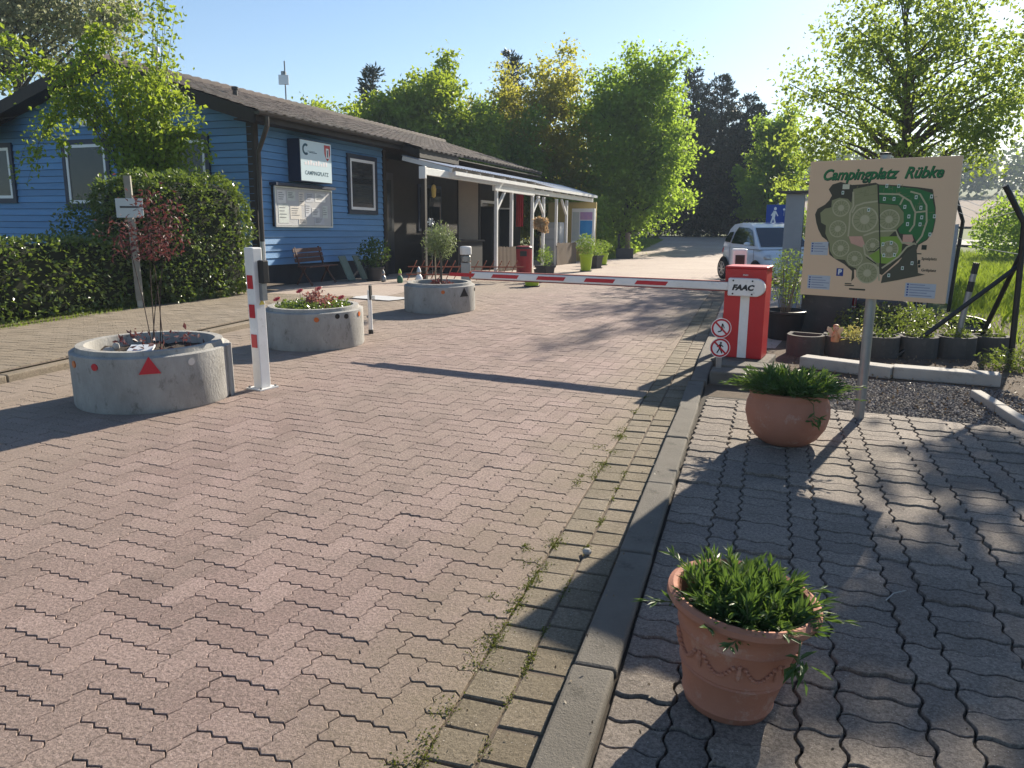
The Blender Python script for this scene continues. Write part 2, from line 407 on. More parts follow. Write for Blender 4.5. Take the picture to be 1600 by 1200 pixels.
# far paving: pattern too fine to pick apart, one sheet
def far_paving():
    m, t, out = nodes('paving_far')
    geo = N(t, 'ShaderNodeNewGeometry'); pos = geo.outputs['Position']
    b = N(t, 'ShaderNodeTexBrick', Scale=3.8); b.offset = .5
    b.inputs['Color1'].default_value = c4((.40, .325, .285)); b.inputs['Color2'].default_value = c4((.34, .27, .235)); b.inputs['Mortar'].default_value = c4((.15, .12, .095))
    b.inputs['Mortar Size'].default_value = .022; b.inputs['Brick Width'].default_value = 1.0; b.inputs['Row Height'].default_value = .5
    L(t, pos, b.inputs['Vector'])
    col = mixc(t, ramp(t, noise(t, pos, .45, 6, .65), .36, .68), b.outputs['Color'], (.41, .345, .295))
    col = mixc(t, ramp(t, noise(t, pos, 6, 8, .75), .52, .85), col, (.20, .165, .125))
    p = N(t, 'ShaderNodeBsdfPrincipled', Roughness=.88); p.inputs['Specular IOR Level'].default_value = .25
    L(t, col, p.inputs['Base Color']); bb = N(t, 'ShaderNodeBump', Strength=.5, Distance=.01); L(t, noise(t, pos, 60, 4), bb.inputs['Height']); L(t, bb.outputs[0], p.inputs['Normal'])
    L(t, p.outputs[0], out.inputs[0]); return m
M_far = far_paving()
# near edge of the far sheet follows the last row of pavers; it also fills the forecourt of the hut
mb = MB()
st = [(22, -13.5, 2.6), (30, -13.5, 2.6), (36, -8.0, 1.8), (42, -7.4, .4), (50, -6.7, -.9), (56, -6.4, -2.0), (62.5, -7.5, -1.0)]
for y, a, b in st: mb.v += [(a, y, gz(y) - .002), (b, y, gz(y) - .002)]
mb.f = [(2 * k, 2 * k + 1, 2 * k + 3, 2 * k + 2) for k in range(len(st) - 1)]
mb.add([(-13.5, 12.88, -.002), (-6.98, 12.62, -.002), (-6.98, 14.5, -.002), (-13.5, 14.5, -.002), (-.53, 9.9, -.002), (.9, 9.9, -.002), (1.8, 14.5, -.002), (-.53, 14.5, -.002), (-13.5, 22, gz(22) - .002), (-6.99, 22, gz(22) - .002), (-6.99, 14.5, -.002), (2.6, 22, gz(22) - .002), (-.53, 22, gz(22) - .002)], [(0, 1, 2, 3), (4, 5, 6, 7), (3, 10, 9, 8), (7, 6, 11, 12)])
fr = struct('forecourt', mb, M_far)
mb = MB(); mb.add([(-7.02, 14.5, -.003), (-.36, 14.5, -.003), (-.36, 14.52, -.003), (-7.02, 14.52, -.003)], [(0, 1, 2, 3)])

# kerb between road and right pavement
kerb = thing('kerb', 'straight grey concrete kerb between the road and the right pavement', 'kerb')
ky = .45; k = 0
while ky < 10.6:
    ln = 1.0 + rng.normal() * .004; mb = MB(); mb.box((0, ln / 2, -.06), (.155, ln - .008, .24))
    part('kerb_stone', mb, M_kerb, kerb, bev=.012, loc=(-.46 + rng.normal() * .004, ky, -.005 + rng.normal() * .003), rz=rng.normal() * .004); ky += ln
kerb2 = thing('kerb', 'low weathered kerb along the left pavement by the hedge', 'kerb')
ky = .6
while ky < 12.6:
    mb = MB(); mb.box((0, .5, -.06), (.15, .99, .28)); part('kerb_stone', mb, M_side, kerb2, bev=.015, loc=(-7.06 + rng.normal() * .006, ky, -.01), rz=rng.normal() * .006); ky += 1.0

# right pavement: stretcher columns between single upright columns
mb = MB(); mb.add([(-.385, .3, .010), (5.4, .3, .010), (5.4, 6.35, .010), (.62, 6.75, .010), (.62, 7.02, .010), (-.385, 7.02, .010)], [(0, 1, 2, 3, 4, 5)])
M_joint2 = mat('joint_soil', (.055, .044, .034), (.03, .025, .02), 12, 1, .5, 150)
walk = struct('pavement', mb, M_joint2)
br = []; i = -1; k = 0
while i < 42:
    if k % 2 == 0: br += [(i, j, 2, 1) for j in range(-4, 60)]; i += 2
    else: br += [(i, j * 2 + (k // 2) % 2, 1, 2) for j in range(-3, 30)]; i += 1
    k += 1
lim = [(-1, 0, .372), (0, 1, 7.0)]
pave(walk, 'paver', [b for b in br], CELL, .085, .012, M_walk, .03, [(-1, 0, .372), (.12, 1, 6.85)], (-.33, .9), R(-1.2), rng, near=(.6, .6), rough=4.0, wave=WAVE2)
# left pavement in front of the hedge
mb = MB(); mb.add([(-14, -1, .085), (-7.1, -1, .085), (-7.1, 12.9, .085), (-14, 12.9, .085)], [(0, 1, 2, 3)])
side = struct('pavement', mb, M_joint)
br = []
for j in range(-22, 100):
    for i in range(-30, 2): 
        if (i + j) % 2 == 0: br.append((i, j, 2, 1))
pave(side, 'paver', br, .125, .06, .007, M_side, .10, [(1, 0, -7.135), (-1, 0, 9.75), (0, 1, 12.85)], (-7.2, 3.0), R(1), rng, near=(-6, 4))
# planting strip under the hedge
mb = MB()
for k in range(32):
    y = -1 + k * .5; mb.v += [(-9.72 + .06 * math.sin(k * 1.7), y, .115), (-16, y, .15)]
mb.f = [(2 * k, 2 * k + 2, 2 * k + 3, 2 * k + 1) for k in range(31)]
struct('hedge_bed', mb, M_earth)
# bare earth and gravel to the right
mb = MB(); mb.add([(.5, 6.7, .0), (7, 6.7, .0), (7, 14.4, .0), (1.0, 14.4, .0), (.3, 9.9, .0), (-.38, 9.9, .0), (-.38, 6.9, .0)], [(0, 1, 2, 3, 4, 5, 6)])
struct('earth_bed', mb, M_earth)
M_grav = mat('gravel', (.33, .31, .30), (.12, .11, .11), 30, .9, .6, 80)
n = 16000; P = np.stack([rng.uniform(.35, 2.35, n), rng.uniform(6.5, 8.2, n), np.full(n, .006)], 1)
P = P[(P[:, 1] > 6.83 - .12 * P[:, 0]) & (P[:, 1] < 8.35 - .25 * np.abs(P[:, 0] - 1.2)) & ((P[:, 0] < 2.0) | (rng.random(n) < .3))]
tv = [(-1, -.8, -.3), (1, -.7, -.3), (.8, .9, -.3), (-.9, .7, -.3), (-.5, -.5, .6), (.6, -.4, .5), (.4, .6, .7), (-.6, .4, .45)]
tf = [(4, 5, 6, 7), (0, 1, 5, 4), (1, 2, 6, 5), (2, 3, 7, 6), (3, 0, 4, 7)]
sets = []
for s in (.007, .010, .014):
    q = P[rng.integers(0, 3, len(P)) == {7: 0, 10: 1, 14: 2}[int(round(s * 1000))]]
    sets.append(([(a * s, b * s, c * s) for a, b, c in tv], tf, [(p[0], p[1], .008, rng.uniform(0, 6.28), rng.normal() * .3, rng.normal() * .3, rng.random()) for p in q]))
M_stone = leafmat('gravel_stone', (.27, .25, .235), (.06, .055, .055), (.16, .145, .13), 0.0, scale=4, gloss=.95, spec=.15)
o = link('gravel', stamp_mesh('gravel', sets, M_stone)); o['kind'] = 'stuff'; tag(o, 'patch of grey and white gravel around the map sign post', 'gravel')
# ---------------------------------------------------------------- the blue hut
M_blue = mat('blue_paint', (.13, .31, .57), (.10, .255, .49), 1.3, .55, .25, 70, wear=(.065, .17, .35), wear_amt=.5, stretch=(1, 1, 9), ovar=.22)
M_blued = mat('dark_blue_trim', (.012, .022, .05), (.018, .03, .06), 4, .5)
M_brown = mat('dark_brown_wood', (.028, .02, .016), (.016, .012, .010), 3, .65, .4, 50, stretch=(1, 6, 1))
M_tile = pavermat('roof_tile', (.165, .13, .115), (.11, .085, .076), (.125, .11, .095), speck=.25, dirt=False)
M_white = mat('white_paint', (.74, .74, .73), (.64, .64, .62), 4, .5, .1, 60, wear=(.36, .35, .33), wear_amt=.35)
M_upvc = mat('white_plastic', (.8, .8, .8), (.74, .74, .75), 3, .3)
M_glass = mat('window_glass', (.02, .024, .028), (.03, .033, .036), 1.2, .05, spec=.35)
M_dark = mat('dark_interior', (.014, .013, .014), (.022, .02, .02), 2, .8)
M_grey = mat('galvanised', (.30, .31, .32), (.24, .25, .26), 7, .42, .06, 80, metal=.75)
M_gutt = mat('brown_gutter', (.05, .045, .042), (.035, .03, .028), 5, .45)
M_beige = mat('beige_panel', (.50, .42, .34), (.44, .37, .30), 2, .7)
M_red = mat('red_lacquer', (.52, .022, .026), (.44, .018, .022), 2, .38, .05, 60, wear=(.30, .02, .022), wear_amt=.3)
M_wood = mat('weathered_wood', (.20, .15, .11), (.12, .09, .065), 3, .8, .4, 40, stretch=(2, 2, .4))
M_silver = mat('aluminium', (.62, .62, .62), (.55, .55, .56), 4, .35, metal=.6)
BC = Vector((-10.4539, 14.6823, 0)); BU = Vector((.06994, .997194, -.026706))
BW = Vector((0, 0, 1)); BW = (BW - BU * BW.dot(BU)).normalized(); BI = BW.cross(BU)
BM = Matrix((BU, BI, BW)).transposed().to_4x4(); BM.translation = BC
def bt(u, off, h): return BM @ Vector((u, -off, h))       # hut frame: along wall, out from wall, up
hut = thing('wooden_hut', 'long single-storey hut with blue weatherboards and brown tiled roof', 'building')
hut.matrix_world = BM
SLOPE = .30; EAVE = 3.64; OV = .55; RIDGE_Y = 4.0
def roofh(y): return EAVE + (min(y, 2 * RIDGE_Y - y) + OV) * SLOPE
# plinth and core
mb = MB(); mb.bx(.02, 5.34, .05, 7.9, -.6, .5); part('plinth', mb, mat('plinth', (.03, .034, .045), (.02, .022, .03), 3, .9, .4, 50), hut)
mb = MB(); mb.bx(.03, 5.33, .04, 7.95, .5, 3.42); mb.bx(5.33, 17.1, 1.6, 7.95, -.7, 3.42); part('wall_core', mb, M_brown, hut)
# gable infill under the roof
mb = MB(); mb.prism([(.05, 3.42), (7.95, 3.42), (7.95, roofh(7.95) - .12), (4, roofh(4) - .14), (.05, roofh(.05) - .12)], .04, .5, lambda a, b, c: (c, a, b)); part('gable_core', mb, M_brown, hut)
# weatherboards: long wall and gable wall
EXP = .1545
def plank(x0, x1, z, clipf=None):
    mb = MB(); t = .012; h = EXP + .02
    h = EXP - .009; v = [(x0, -.036, z), (x1, -.036, z), (x1, .03, z), (x0, .03, z), (x0, -.012, z + h), (x1, -.012, z + h), (x1, .03, z + h), (x0, .03, z + h)]
    mb.add(v, [(0, 1, 5, 4), (0, 3, 2, 1), (1, 2, 6, 5), (3, 0, 4, 7), (4, 5, 6, 7)]); return mb
for k in range(20):
    part('weatherboard', plank(.0, 5.36, .475 + k * EXP), M_blue, hut)
def gplank(y0, y1, z):
    mb = MB(); h = EXP - .009
    def rng_(zz):
        a, b = y0, y1
        if zz > 3.3:
            lo = (zz + .1 - EAVE) / SLOPE - OV; a = max(a, lo); b = min(b, 8 - lo)
        return a, b
    a, b = rng_(z); c, d = rng_(z + h)
    if d - c < .05: return None
    mb.add([(-.036, a, z), (-.036, b, z), (.03, b, z), (.03, a, z), (-.012, c, z + h), (-.012, d, z + h), (.03, d, z + h), (.03, c, z + h)],
           [(1, 0, 4, 5), (0, 1, 2, 3), (2, 1, 5, 6), (0, 3, 7, 4), (5, 4, 7, 6)]); return mb
for k in range(29):
    z = .475 + k * EXP; g = gplank(0.0, 12.5 if z < 3.2 else 8.0, z)
    if g: part('weatherboard', g, M_blue, hut)
mb = MB(); mb.bx(.04, 6, 7.95, 12.5, -.3, 3.42); part('wing_core', mb, M_brown, hut)
mb = MB(); mb.bx(-.035, .12, -.06, .13, -.1, 3.5); part('corner_post', mb, M_brown, hut, bev=.006)
mb = MB(); mb.bx(5.3, 5.46, -.06, .10, -.2, 3.45); part('door_post', mb, M_brown, hut, bev=.006)
# roof: deck, fascia, barge boards, ridge and single tiles
def rp(u, y, lift=0): return (u, y, roofh(y) + lift)
U0, U1 = -.55, 17.2
mb = MB()
for (a, b) in ((-OV, 4), (4, 8 + OV)):
    mb.add([rp(U0, a, -.06), rp(U1, a, -.06), rp(U1, b, -.06), rp(U0, b, -.06), rp(U0, a, 0), rp(U1, a, 0), rp(U1, b, 0), rp(U0, b, 0)], [(0, 3, 2, 1), (4, 5, 6, 7), (0, 1, 5, 4), (1, 2, 6, 5), (2, 3, 7, 6), (3, 0, 4, 7)])
mb.add([rp(5.4, -1.12, -.06), rp(7.9, -1.12, -.06), rp(7.9, -OV, -.062), rp(5.4, -OV, -.062), rp(5.4, -1.12, 0), rp(7.9, -1.12, 0), rp(7.9, -OV, -.002), rp(5.4, -OV, -.002)], [(0, 3, 2, 1), (4, 5, 6, 7), (0, 1, 5, 4), (1, 2, 6, 5), (2, 3, 7, 6), (3, 0, 4, 7)])
roof = part('roof', mb, M_brown, hut)
TV = []; TF = []
for j in range(2):
    for i in range(7):
        x = i / 6 * .31; prof = .022 * math.cos(2 * math.pi * i / 6 * 1.0 - .6) + .004 * (i % 2)
        TV.append((x, j * .40, prof + .032 - j * .018))
for i in range(7): TV.append((TV[i][0], 0, TV[i][2] - .022))
TF = [(i, i + 1, i + 8, i + 7) for i in range(6)] + [(14 + i, 15 + i, i + 1, i) for i in range(6)]
tl = MB(); tl.v = TV; tl.f = TF; tm = tl.mesh('roof_tile', M_tile)
sl_ = math.atan(SLOPE); rows = []
for k in range(int((4 + OV) / (.335 * math.cos(sl_))) + 1):
    y = -OV - .03 + k * .335 * math.cos(sl_)
    for i in range(58):
        u = U0 - .03 + i * .305
        if u < U1 - .1 and y < 3.95: rows.append((u + rng.normal() * .004, y, rng.normal() * .012))
for k in (1, 2):
    y = -OV - k * .335 * math.cos(sl_) + .0
    for i in range(9): rows.append((5.38 + i * .305, y, rng.normal() * .012))
def dcam(r): p = BM @ Vector((r[0], r[1], roofh(r[1]))); return p.length
rows.sort(key=dcam)
for u, y, a in rows[:300]:
    o = link('roof_tile', tm, roof, (u, y, roofh(y) + .004)); o.rotation_euler = (sl_ + a, 0, a * .6)
cs, sn = math.cos(sl_), math.sin(sl_)
TV2 = [(x, y * cs - z * sn, y * sn + z * cs) for x, y, z in TV]
o = link('roof_tile_field', stamp_mesh('roof_tile_field', [(TV2, TF, [(u, y, roofh(y) + .004, a * .6, 0, a, rng.random()) for u, y, a in rows[300:]])], M_tile), roof); o['kind'] = 'stuff'
mb = MB()
for i in range(52): mb.lathe([(.0, 0), (.11, .002), (.125, .36)], 8) if False else mb.tube([(U0 + i * .342, 4, roofh(4) + .0), (U0 + i * .342 + .37, 4, roofh(4) + .02)], [.115, .135], 8)
part('ridge_tiles', mb, M_tile, roof)
for nm, y0, y1 in (('barge_board', -OV, 4.0), ('barge_board', 8 + OV, 4.0)):
    mb = MB(); mb.add([rp(U0 - .03, y0, -.26), rp(U0 - .03, y1, -.26), rp(U0 - .03, y1, .02), rp(U0 - .03, y0, .02), rp(U0 + .0, y0, -.26), rp(U0, y1, -.26), rp(U0, y1, .02), rp(U0, y0, .02)],
                      [(0, 1, 2, 3), (7, 6, 5, 4), (0, 4, 5, 1), (3, 2, 6, 7)]); part(nm, mb, M_brown, hut)
mb = MB(); mb.add([rp(U0, -OV, -.2), rp(.03, -OV, -.2), rp(.03, 4, -.2), rp(U0, 4, -.2), rp(.03, 8 + OV, -.2), rp(U0, 8 + OV, -.2)], [(0, 3, 2, 1), (3, 5, 4, 2)]); part('soffit', mb, M_brown, hut)
mb = MB(); mb.bx(U0, 5.4, -OV, .0, EAVE - .16, EAVE - .13); mb.bx(5.4, 17.1, -OV, 1.7, EAVE - .16, EAVE - .13); part('eave_soffit', mb, M_brown, hut)
mb = MB(); mb.bx(U0, 5.41, -OV - .02, -OV + .01, EAVE - .2, EAVE - .02); part('fascia', mb, M_brown, hut)
e2 = roofh(-1.12); mb = MB(); mb.bx(5.41, 7.9, -1.14, -1.11, e2 - .24, e2 + .0); mb.add([(5.4, -1.12, e2 - .24), (5.4, -.6, EAVE - .2), (5.4, -.6, EAVE), (5.4, -1.12, e2), (5.43, -1.12, e2 - .24), (5.43, -.6, EAVE - .2), (5.43, -.6, EAVE), (5.43, -1.12, e2)], [(0, 3, 2, 1), (4, 5, 6, 7), (0, 1, 5, 4), (2, 3, 7, 6)])
mb.bx(7.87, 7.9, -1.11, -.6, e2 - .24, e2 + .1); part('porch_fascia', mb, M_brown, hut)
# gutter and downpipe
mb = MB(); n = 7
for uu in (U0 - .05, 5.4):
    for i in range(n): a = math.pi * (1 + i / (n - 1)); mb.v.append((uu, -OV - .085 + .075 * math.cos(a), EAVE - .015 + .075 * math.sin(a)))
mb.f = [(i, i + 1, i + 1 + n, i + n) for i in range(n - 1)] + [tuple(range(n))]
gut = part('gutter', mb, M_gutt, hut, smooth=True)
mb = MB(); mb.tube([(U0 + .25, -OV - .085, EAVE - .07), (U0 + .25, -OV - .085, EAVE - .28), (.0, -.14, EAVE - .75), (.0, -.12, 2.0), (.0, -.12, -.1)], .05, 10)
part('downpipe', mb, M_gutt, hut, smooth=True)
mb = MB(); mb.tube([(.0, -.12, 1.0), (.0, -.12, .55)], .058, 10); part('downpipe_sleeve', mb, M_silver, hut, smooth=True)
# wing roof to the left
wr = MB(); wy0, wy1 = 6.9, 13
wr.add([(-.75, wy0, 3.66), (-.75, wy1, 3.66), (2.6, wy1, 4.75), (2.6, wy0 + .4, 4.75), (-.75, wy0, 3.56), (-.75, wy1, 3.56)], [(0, 3, 2, 1), (0, 1, 5, 4)])
wroof = part('wing_roof', wr, M_brown, hut)
ws = math.atan(1.09 / 3.35); WX = []
for k in range(10):
    for i in range(20):
        x = -.78 + k * .335 * math.cos(ws); WX.append((x, wy0 + .3 + i * .305, 3.66 + (x + .75) * math.tan(ws) + .005))
for x, y, z in WX[:120]:
    o = link('roof_tile', tm, wroof, (x, y, z)); o.rotation_mode = 'XYZ'
    o.matrix_local = Matrix.Translation((x, y, z)) @ Matrix.Rotation(R(-90), 4, 'Z') @ Matrix.Rotation(ws, 4, 'X')
mb = MB(); mb.bx(-.78, -.74, wy0, wy1, 3.42, 3.66); part('wing_fascia', mb, M_brown, hut)
mb = MB(); mb.bx(-.75, 0.03, 8.0, wy1, 3.42, 3.44); part('wing_soffit', mb, M_brown, hut)
# windows
def window(face, a0, a1, z0, z1, sash='single', trim=.11):
    fr = (lambda x, d, z: (x, -d, z)) if face == 'long' else (lambda x, d, z: (-d, x, z))
    def bb(m_, x0, x1, d0, d1, zz0, zz1): p, q = fr(x0, d0, zz0), fr(x1, d1, zz1); m_.bx(min(p[0], q[0]), max(p[0], q[0]), min(p[1], q[1]), max(p[1], q[1]), zz0, zz1)
    mb = MB(); t = trim
    bb(mb, a0, a0 + t, .01, .075, z0, z1); bb(mb, a1 - t, a1, .01, .075, z0, z1); bb(mb, a0 + t, a1 - t, .01, .073, z1 - t, z1); bb(mb, a0 + t, a1 - t, .01, .073, z0, z0 + t)
    w = part('window', mb, M_blued, hut)
    mb = MB(); t2 = .07; b0, b1, y0, y1 = a0 + t + .004, a1 - t - .004, z0 + t + .004, z1 - t - .004
    bb(mb, b0, b0 + t2, .03, .066, y0, y1); bb(mb, b1 - t2, b1, .03, .066, y0, y1); bb(mb, b0 + t2, b1 - t2, .03, .064, y1 - t2, y1); bb(mb, b0 + t2, b1 - t2, .03, .064, y0, y0 + t2)
    part('sash', mb, M_upvc, w)
    mb = MB(); bb(mb, b0 + t2, b1 - t2, .034, .044, y0 + t2, y1 - t2); part('pane', mb, M_glass, w)
    return w
window('long', 3.52, 4.95, 1.68, 3.2)
window('gable', 4.1, 5.6, 1.72, 3.3); window('gable', 1.15, 2.6, 1.72, 3.3); window('gable', 7.3, 8.6, 1.85, 3.3)
# satellite dish on the gable
mb = MB(); prof = [(0.001, -.05), (.12, -.043), (.22, -.022), (.27, .0), (.275, .006), (.27, .01), (.22, -.012), (.12, -.034), (.001, -.04)]
mb.lathe(prof, 24)
dish = tag(link('satellite_dish', mb.mesh('satellite_dish', M_white, True)), 'round pale satellite dish on the gable behind the climbing shrub', 'dish')
dish.matrix_world = BM @ Matrix.Translation((-.22, 4.55, 3.82)) @ Matrix.Rotation(R(-80), 4, 'Y')
mb = MB(); mb.tube([(0, 0, -.05), (.03, 0, -.2)], .02, 8); part('bracket', mb, M_grey, dish)
mb = MB(); mb.tube([(.25, 0, 0), (.08, 0, .3)], .01, 6); mb.box((.08, 0, .31), (.06, .05, .08)); part('feed_arm', mb, M_grey, dish)
# entrance recess and porch interior
mb = MB(); mb.bx(5.46, 6.42, .28, .33, 0, 2.9); door = part('door', mb, mat('dark_door', (.03, .032, .04), (.02, .02, .026), 3, .35), hut)
mb = MB(); mb.bx(5.62, 6.26, .262, .279, 1.25, 2.7); part('pane', mb, M_glass, door)
mb = MB(); mb.bx(5.54, 5.58, .22, .28, 1.0, 1.2); part('handle', mb, M_silver, door)
mb = MB(); mb.bx(5.36, 17.1, .33, 1.7, -.7, 3.3); part('porch_wall', mb, M_brown, hut)
mb = MB(); mb.bx(8.0, 9.6, .30, .345, 1.25, 2.7); w = part('window', mb, M_blued, hut); mb = MB(); mb.bx(8.1, 9.5, .285, .299, 1.35, 2.6); part('pane', mb, M_glass, w)
mb = MB(); mb.bx(12.9, 14.3, .30, .345, .1, 2.4); w = part('glass_door', mb, M_upvc, hut); mb = MB(); mb.bx(13.0, 14.2, .285, .299, .3, 2.3); part('pane', mb, M_glass, w)
# roof furniture
mb = MB(); mb.tube([(0, 0, -.5), (0, 0, 1.35)], .022, 8); mast = tag(link('antenna_mast', mb.mesh('antenna_mast', M_grey)), 'thin antenna mast with flat panel rising above the hut roof', 'antenna')
mast.matrix_world = BM @ Matrix.Translation((5.6, 4.2, 5.05)) @ Matrix.Scale(1, 4)
mb = MB(); mb.box((-.1, -.02, .78), (.06, .30, .28), rz=.5); part('antenna_panel', mb, M_silver, mast)
mb = MB(); mb.box((.02, .06, .95), (.14, .1, .2)); part('antenna_box', mb, M_grey, mast)
mast.matrix_world = BM @ Matrix.Translation((6.9, 4.3, 5.0))
mb = MB(); mb.lathe([(.05, 0), (.05, .38), (.09, .40), (.09, .52), (.03, .56)], 12)
vent = tag(link('roof_vent', mb.mesh('roof_vent', M_silver, True)), 'pale vent stack on the hut ridge', 'vent'); vent.matrix_world = BM @ Matrix.Translation((1.6, 4.1, 5.1))
mb = MB(); mb.lathe([(.06, 0), (.06, .16), (.085, .17), (.085, .23), (.02, .25)], 10)
v2 = tag(link('roof_vent', mb.mesh('roof_vent', M_gutt, True)), 'short dark vent pipe low on the hut tiles', 'vent'); v2.matrix_world = BM @ Matrix.Translation((1.9, 2.0, roofh(2.0)))

def onwall(mb_or_none=None): pass
# light box sign on the long wall
M_lb = mat('sign_face', (.60, .72, .76), (.55, .68, .73), 1.2, .35)
lb = thing('light_box_sign', 'square pale blue campsite light box high on the blue wall', 'sign'); lb.matrix_world = BM @ Matrix.Translation((1.75, 0, 2.82))
mb = MB(); mb.bx(-.62, .62, -.36, -.03, -.47, .47); part('casing', mb, mat('casing_blue', (.012, .02, .055), (.016, .026, .06), 3, .4), lb)
mb = MB(); mb.bx(-.6, .6, -.372, -.361, -.45, .45); face = part('face', mb, M_lb, lb)
XF = lambda x, z, d=-.3735: Matrix.Translation((x, d, z)) @ Matrix.Rotation(R(90), 4, 'X')
M_teal = mat('teal_ink', (.012, .075, .11), (.014, .08, .12), 3, .5); M_pale = mat('pale_ink', (.78, .74, .76), (.74, .70, .72), 3, .5)
mb = MB(); pts = [(.13 * math.cos(a), 0, .13 * math.sin(a)) for a in np.linspace(.9, 5.4, 18)]
o_ = [(1.0, p) for p in pts]
mb.v = []; 
for k, p in enumerate(pts):
    mb.v += [(p[0] * 1.0, -.374, p[2]), (p[0] * .58, -.374, p[2] * .58)]
mb.f = [(2 * k, 2 * k + 1, 2 * k + 3, 2 * k + 2) for k in range(len(pts) - 1)]
part('round_logo', mb, M_teal, lb, loc=(-.40, 0, .25))
mb = MB(); mb.bx(-.27, .02, -.375, -.3725, .185, .20); mb.bx(-.33, -.05, -.375, -.3725, .215, .222); part('logo_line', mb, M_teal, lb)
mb = MB(); mb.prism([(-.12, .17), (.12, .17), (.115, -.03), (.05, -.15), (0, -.19), (-.05, -.15), (-.115, -.03)], -.3745, -.3725, lambda a, b, c: (a, c, b)); part('shield', mb, M_red, lb, loc=(.44, 0, .24))
mb = MB(); mb.bx(-.055, .055, -.377, -.3746, -.13, .10); part('shield_tower', mb, M_upvc, lb, loc=(.44, 0, .24)); mb = MB(); mb.bx(-.02, .02, -.379, -.3772, -.1, .06); part('shield_gate', mb, M_teal, lb, loc=(.44, 0, .24))
mb = MB(); 
for k in range(9): mb.bx(-.45 + k * .1, -.45 + k * .1 + .06, -.3745, -.3725, -.09, -.03 + .03 * (k % 3))
part('faded_line', mb, M_pale, lb)
text('lettering', 'CAMPINGPLATZ', .125, M_teal, lb, XF(0, -.27), bold=.002)
# glazed notice board under it
nb = thing('notice_board', 'glazed silver notice board with papers on the blue wall', 'notice board'); nb.matrix_world = BM @ Matrix.Translation((1.58, 0, 1.77))
mb = MB(); mb.bx(-1.09, 1.09, -.11, -.03, -.44, .44); part('back_box', mb, M_dark, nb)
mb = MB(); t = .035
mb.bx(-1.1, -1.1 + t, -.135, -.1, -.45, .45); mb.bx(1.1 - t, 1.1, -.135, -.1, -.45, .45); mb.bx(-1.1 + t, 1.1 - t, -.133, -.1, .45 - t, .45); mb.bx(-1.1 + t, 1.1 - t, -.133, -.1, -.45, -.45 + t); part('frame', mb, M_silver, nb)
mb = MB(); mb.bx(-1.14, 1.14, -.22, -.03, .46, .52); part('rain_hood', mb, M_blued, nb)
mb = MB(); mb.bx(-1.06, 1.06, -.116, -.111, -.41, .41); part('pin_panel', mb, mat('pin_panel', (.52, .52, .52), (.45, .45, .46), 2, .6), nb)
pc = [mat('paper_a', (.78, .78, .76)), mat('paper_b', (.62, .66, .62)), mat('paper_c', (.70, .66, .60)), mat('paper_d', (.56, .58, .62))]
for k, (x, z, w_, h_) in enumerate([(-.85, .22, .3, .28), (-.5, .25, .3, .21), (-.12, .2, .21, .3), (.2, .24, .3, .21), (.62, .25, .42, .2), (-.8, -.15, .36, .42), (-.35, -.12, .42, .3), (.12, -.05, .21, .3), (.42, -.1, .3, .21), (.8, -.08, .21, .3), (-.1, -.32, .3, .14), (.55, -.3, .4, .16)]):
    mb = MB(); mb.bx(x - w_ / 2, x + w_ / 2, -.1185 - .0004 * k, -.1165 - .0004 * k, z - h_ / 2, z + h_ / 2); p = part('paper', mb, pc[k % 4], nb)
    mb = MB()
    for q in range(4): mb.bx(x - w_ * .38, x + w_ * (.1 + .07 * ((q * 3 + k) % 4)), -.1248, -.1238, z + h_ * (.3 - q * .17), z + h_ * (.3 - q * .17) + .012)
    part('print_lines', mb, mat('print_grey', (.2, .2, .22)), p)

# pergola in front of the entrance
pg = thing('pergola', 'white timber pergola with sheet roof along the front of the hut', 'pergola'); pg.matrix_world = BM
PO = -2.0
def pt(u): return 2.86 - (u - 4) * .008
mb = MB(); mb.bx(3.95, 12.2, PO - .05, PO + .05, 2.66, 2.84); part('beam', mb, M_white, pg, bev=.006)
mb = MB(); mb.bx(12.2, 19.8, PO - .06, PO + .06, 2.56, 2.72); mb.bx(8.6, 12.2, PO - .055, PO + .055, 2.50, 2.655); part('beam', mb, M_white, pg, bev=.006)
for u in (8.8, 10.1, 12.1, 13.3, 14.8, 16.1):
    mb = MB(); mb.bx(u - .05, u + .05, PO - .048, PO + .048, -.45, 2.5); part('post', mb, M_white, pg, bev=.005)
mb = MB(); mb.bx(3.95, 4.07, PO - .05, PO + .06, -.2, 2.66); part('post', mb, M_brown, pg, bev=.005, label='dark brown end post')
mb = MB(); mb.bx(3.9, 3.99, PO - .09, PO + .09, 2.56, 2.86); part('beam_end', mb, M_white, pg, bev=.01)
for u, s in ((8.85, 1), (12.15, 1), (13.25, -1), (16.05, -1)):
    mb = MB(); mb.bar((u, PO, 1.95), (u + s * .62, PO, 2.5), .08); part('brace', mb, M_white, pg)
for k in range(16):
    u = 5.4 + k * .95; mb = MB(); mb.bar((u, -.62, 3.22), (u, PO - .12, 2.86 if u < 12.2 else 2.76), .06, .12); part('rafter', mb, M_white, pg)
M_poly = mat('roof_sheet', (.38, .42, .50), (.44, .46, .52), .8, .3, spec=.6)
for k, (a, b) in enumerate(((5.35, 9.6), (9.62, 14.2), (14.22, 19.8))):
    mb = MB(); lo = 2.945 if k < 2 else 2.85; nseg = int((b - a) / .09)
    for i in range(nseg + 1):
        u = a + (b - a) * i / nseg; w_ = .012 * math.sin(i * math.pi)
        w_ = .011 * (1 if i % 2 else -1); mb.v += [(u, -.60, 3.30 + w_), (u, PO - .22, lo + w_)]
    mb.f = [(2 * i, 2 * i + 1, 2 * i + 3, 2 * i + 2) for i in range(nseg)]; part('roof_sheet', mb, M_poly, pg)
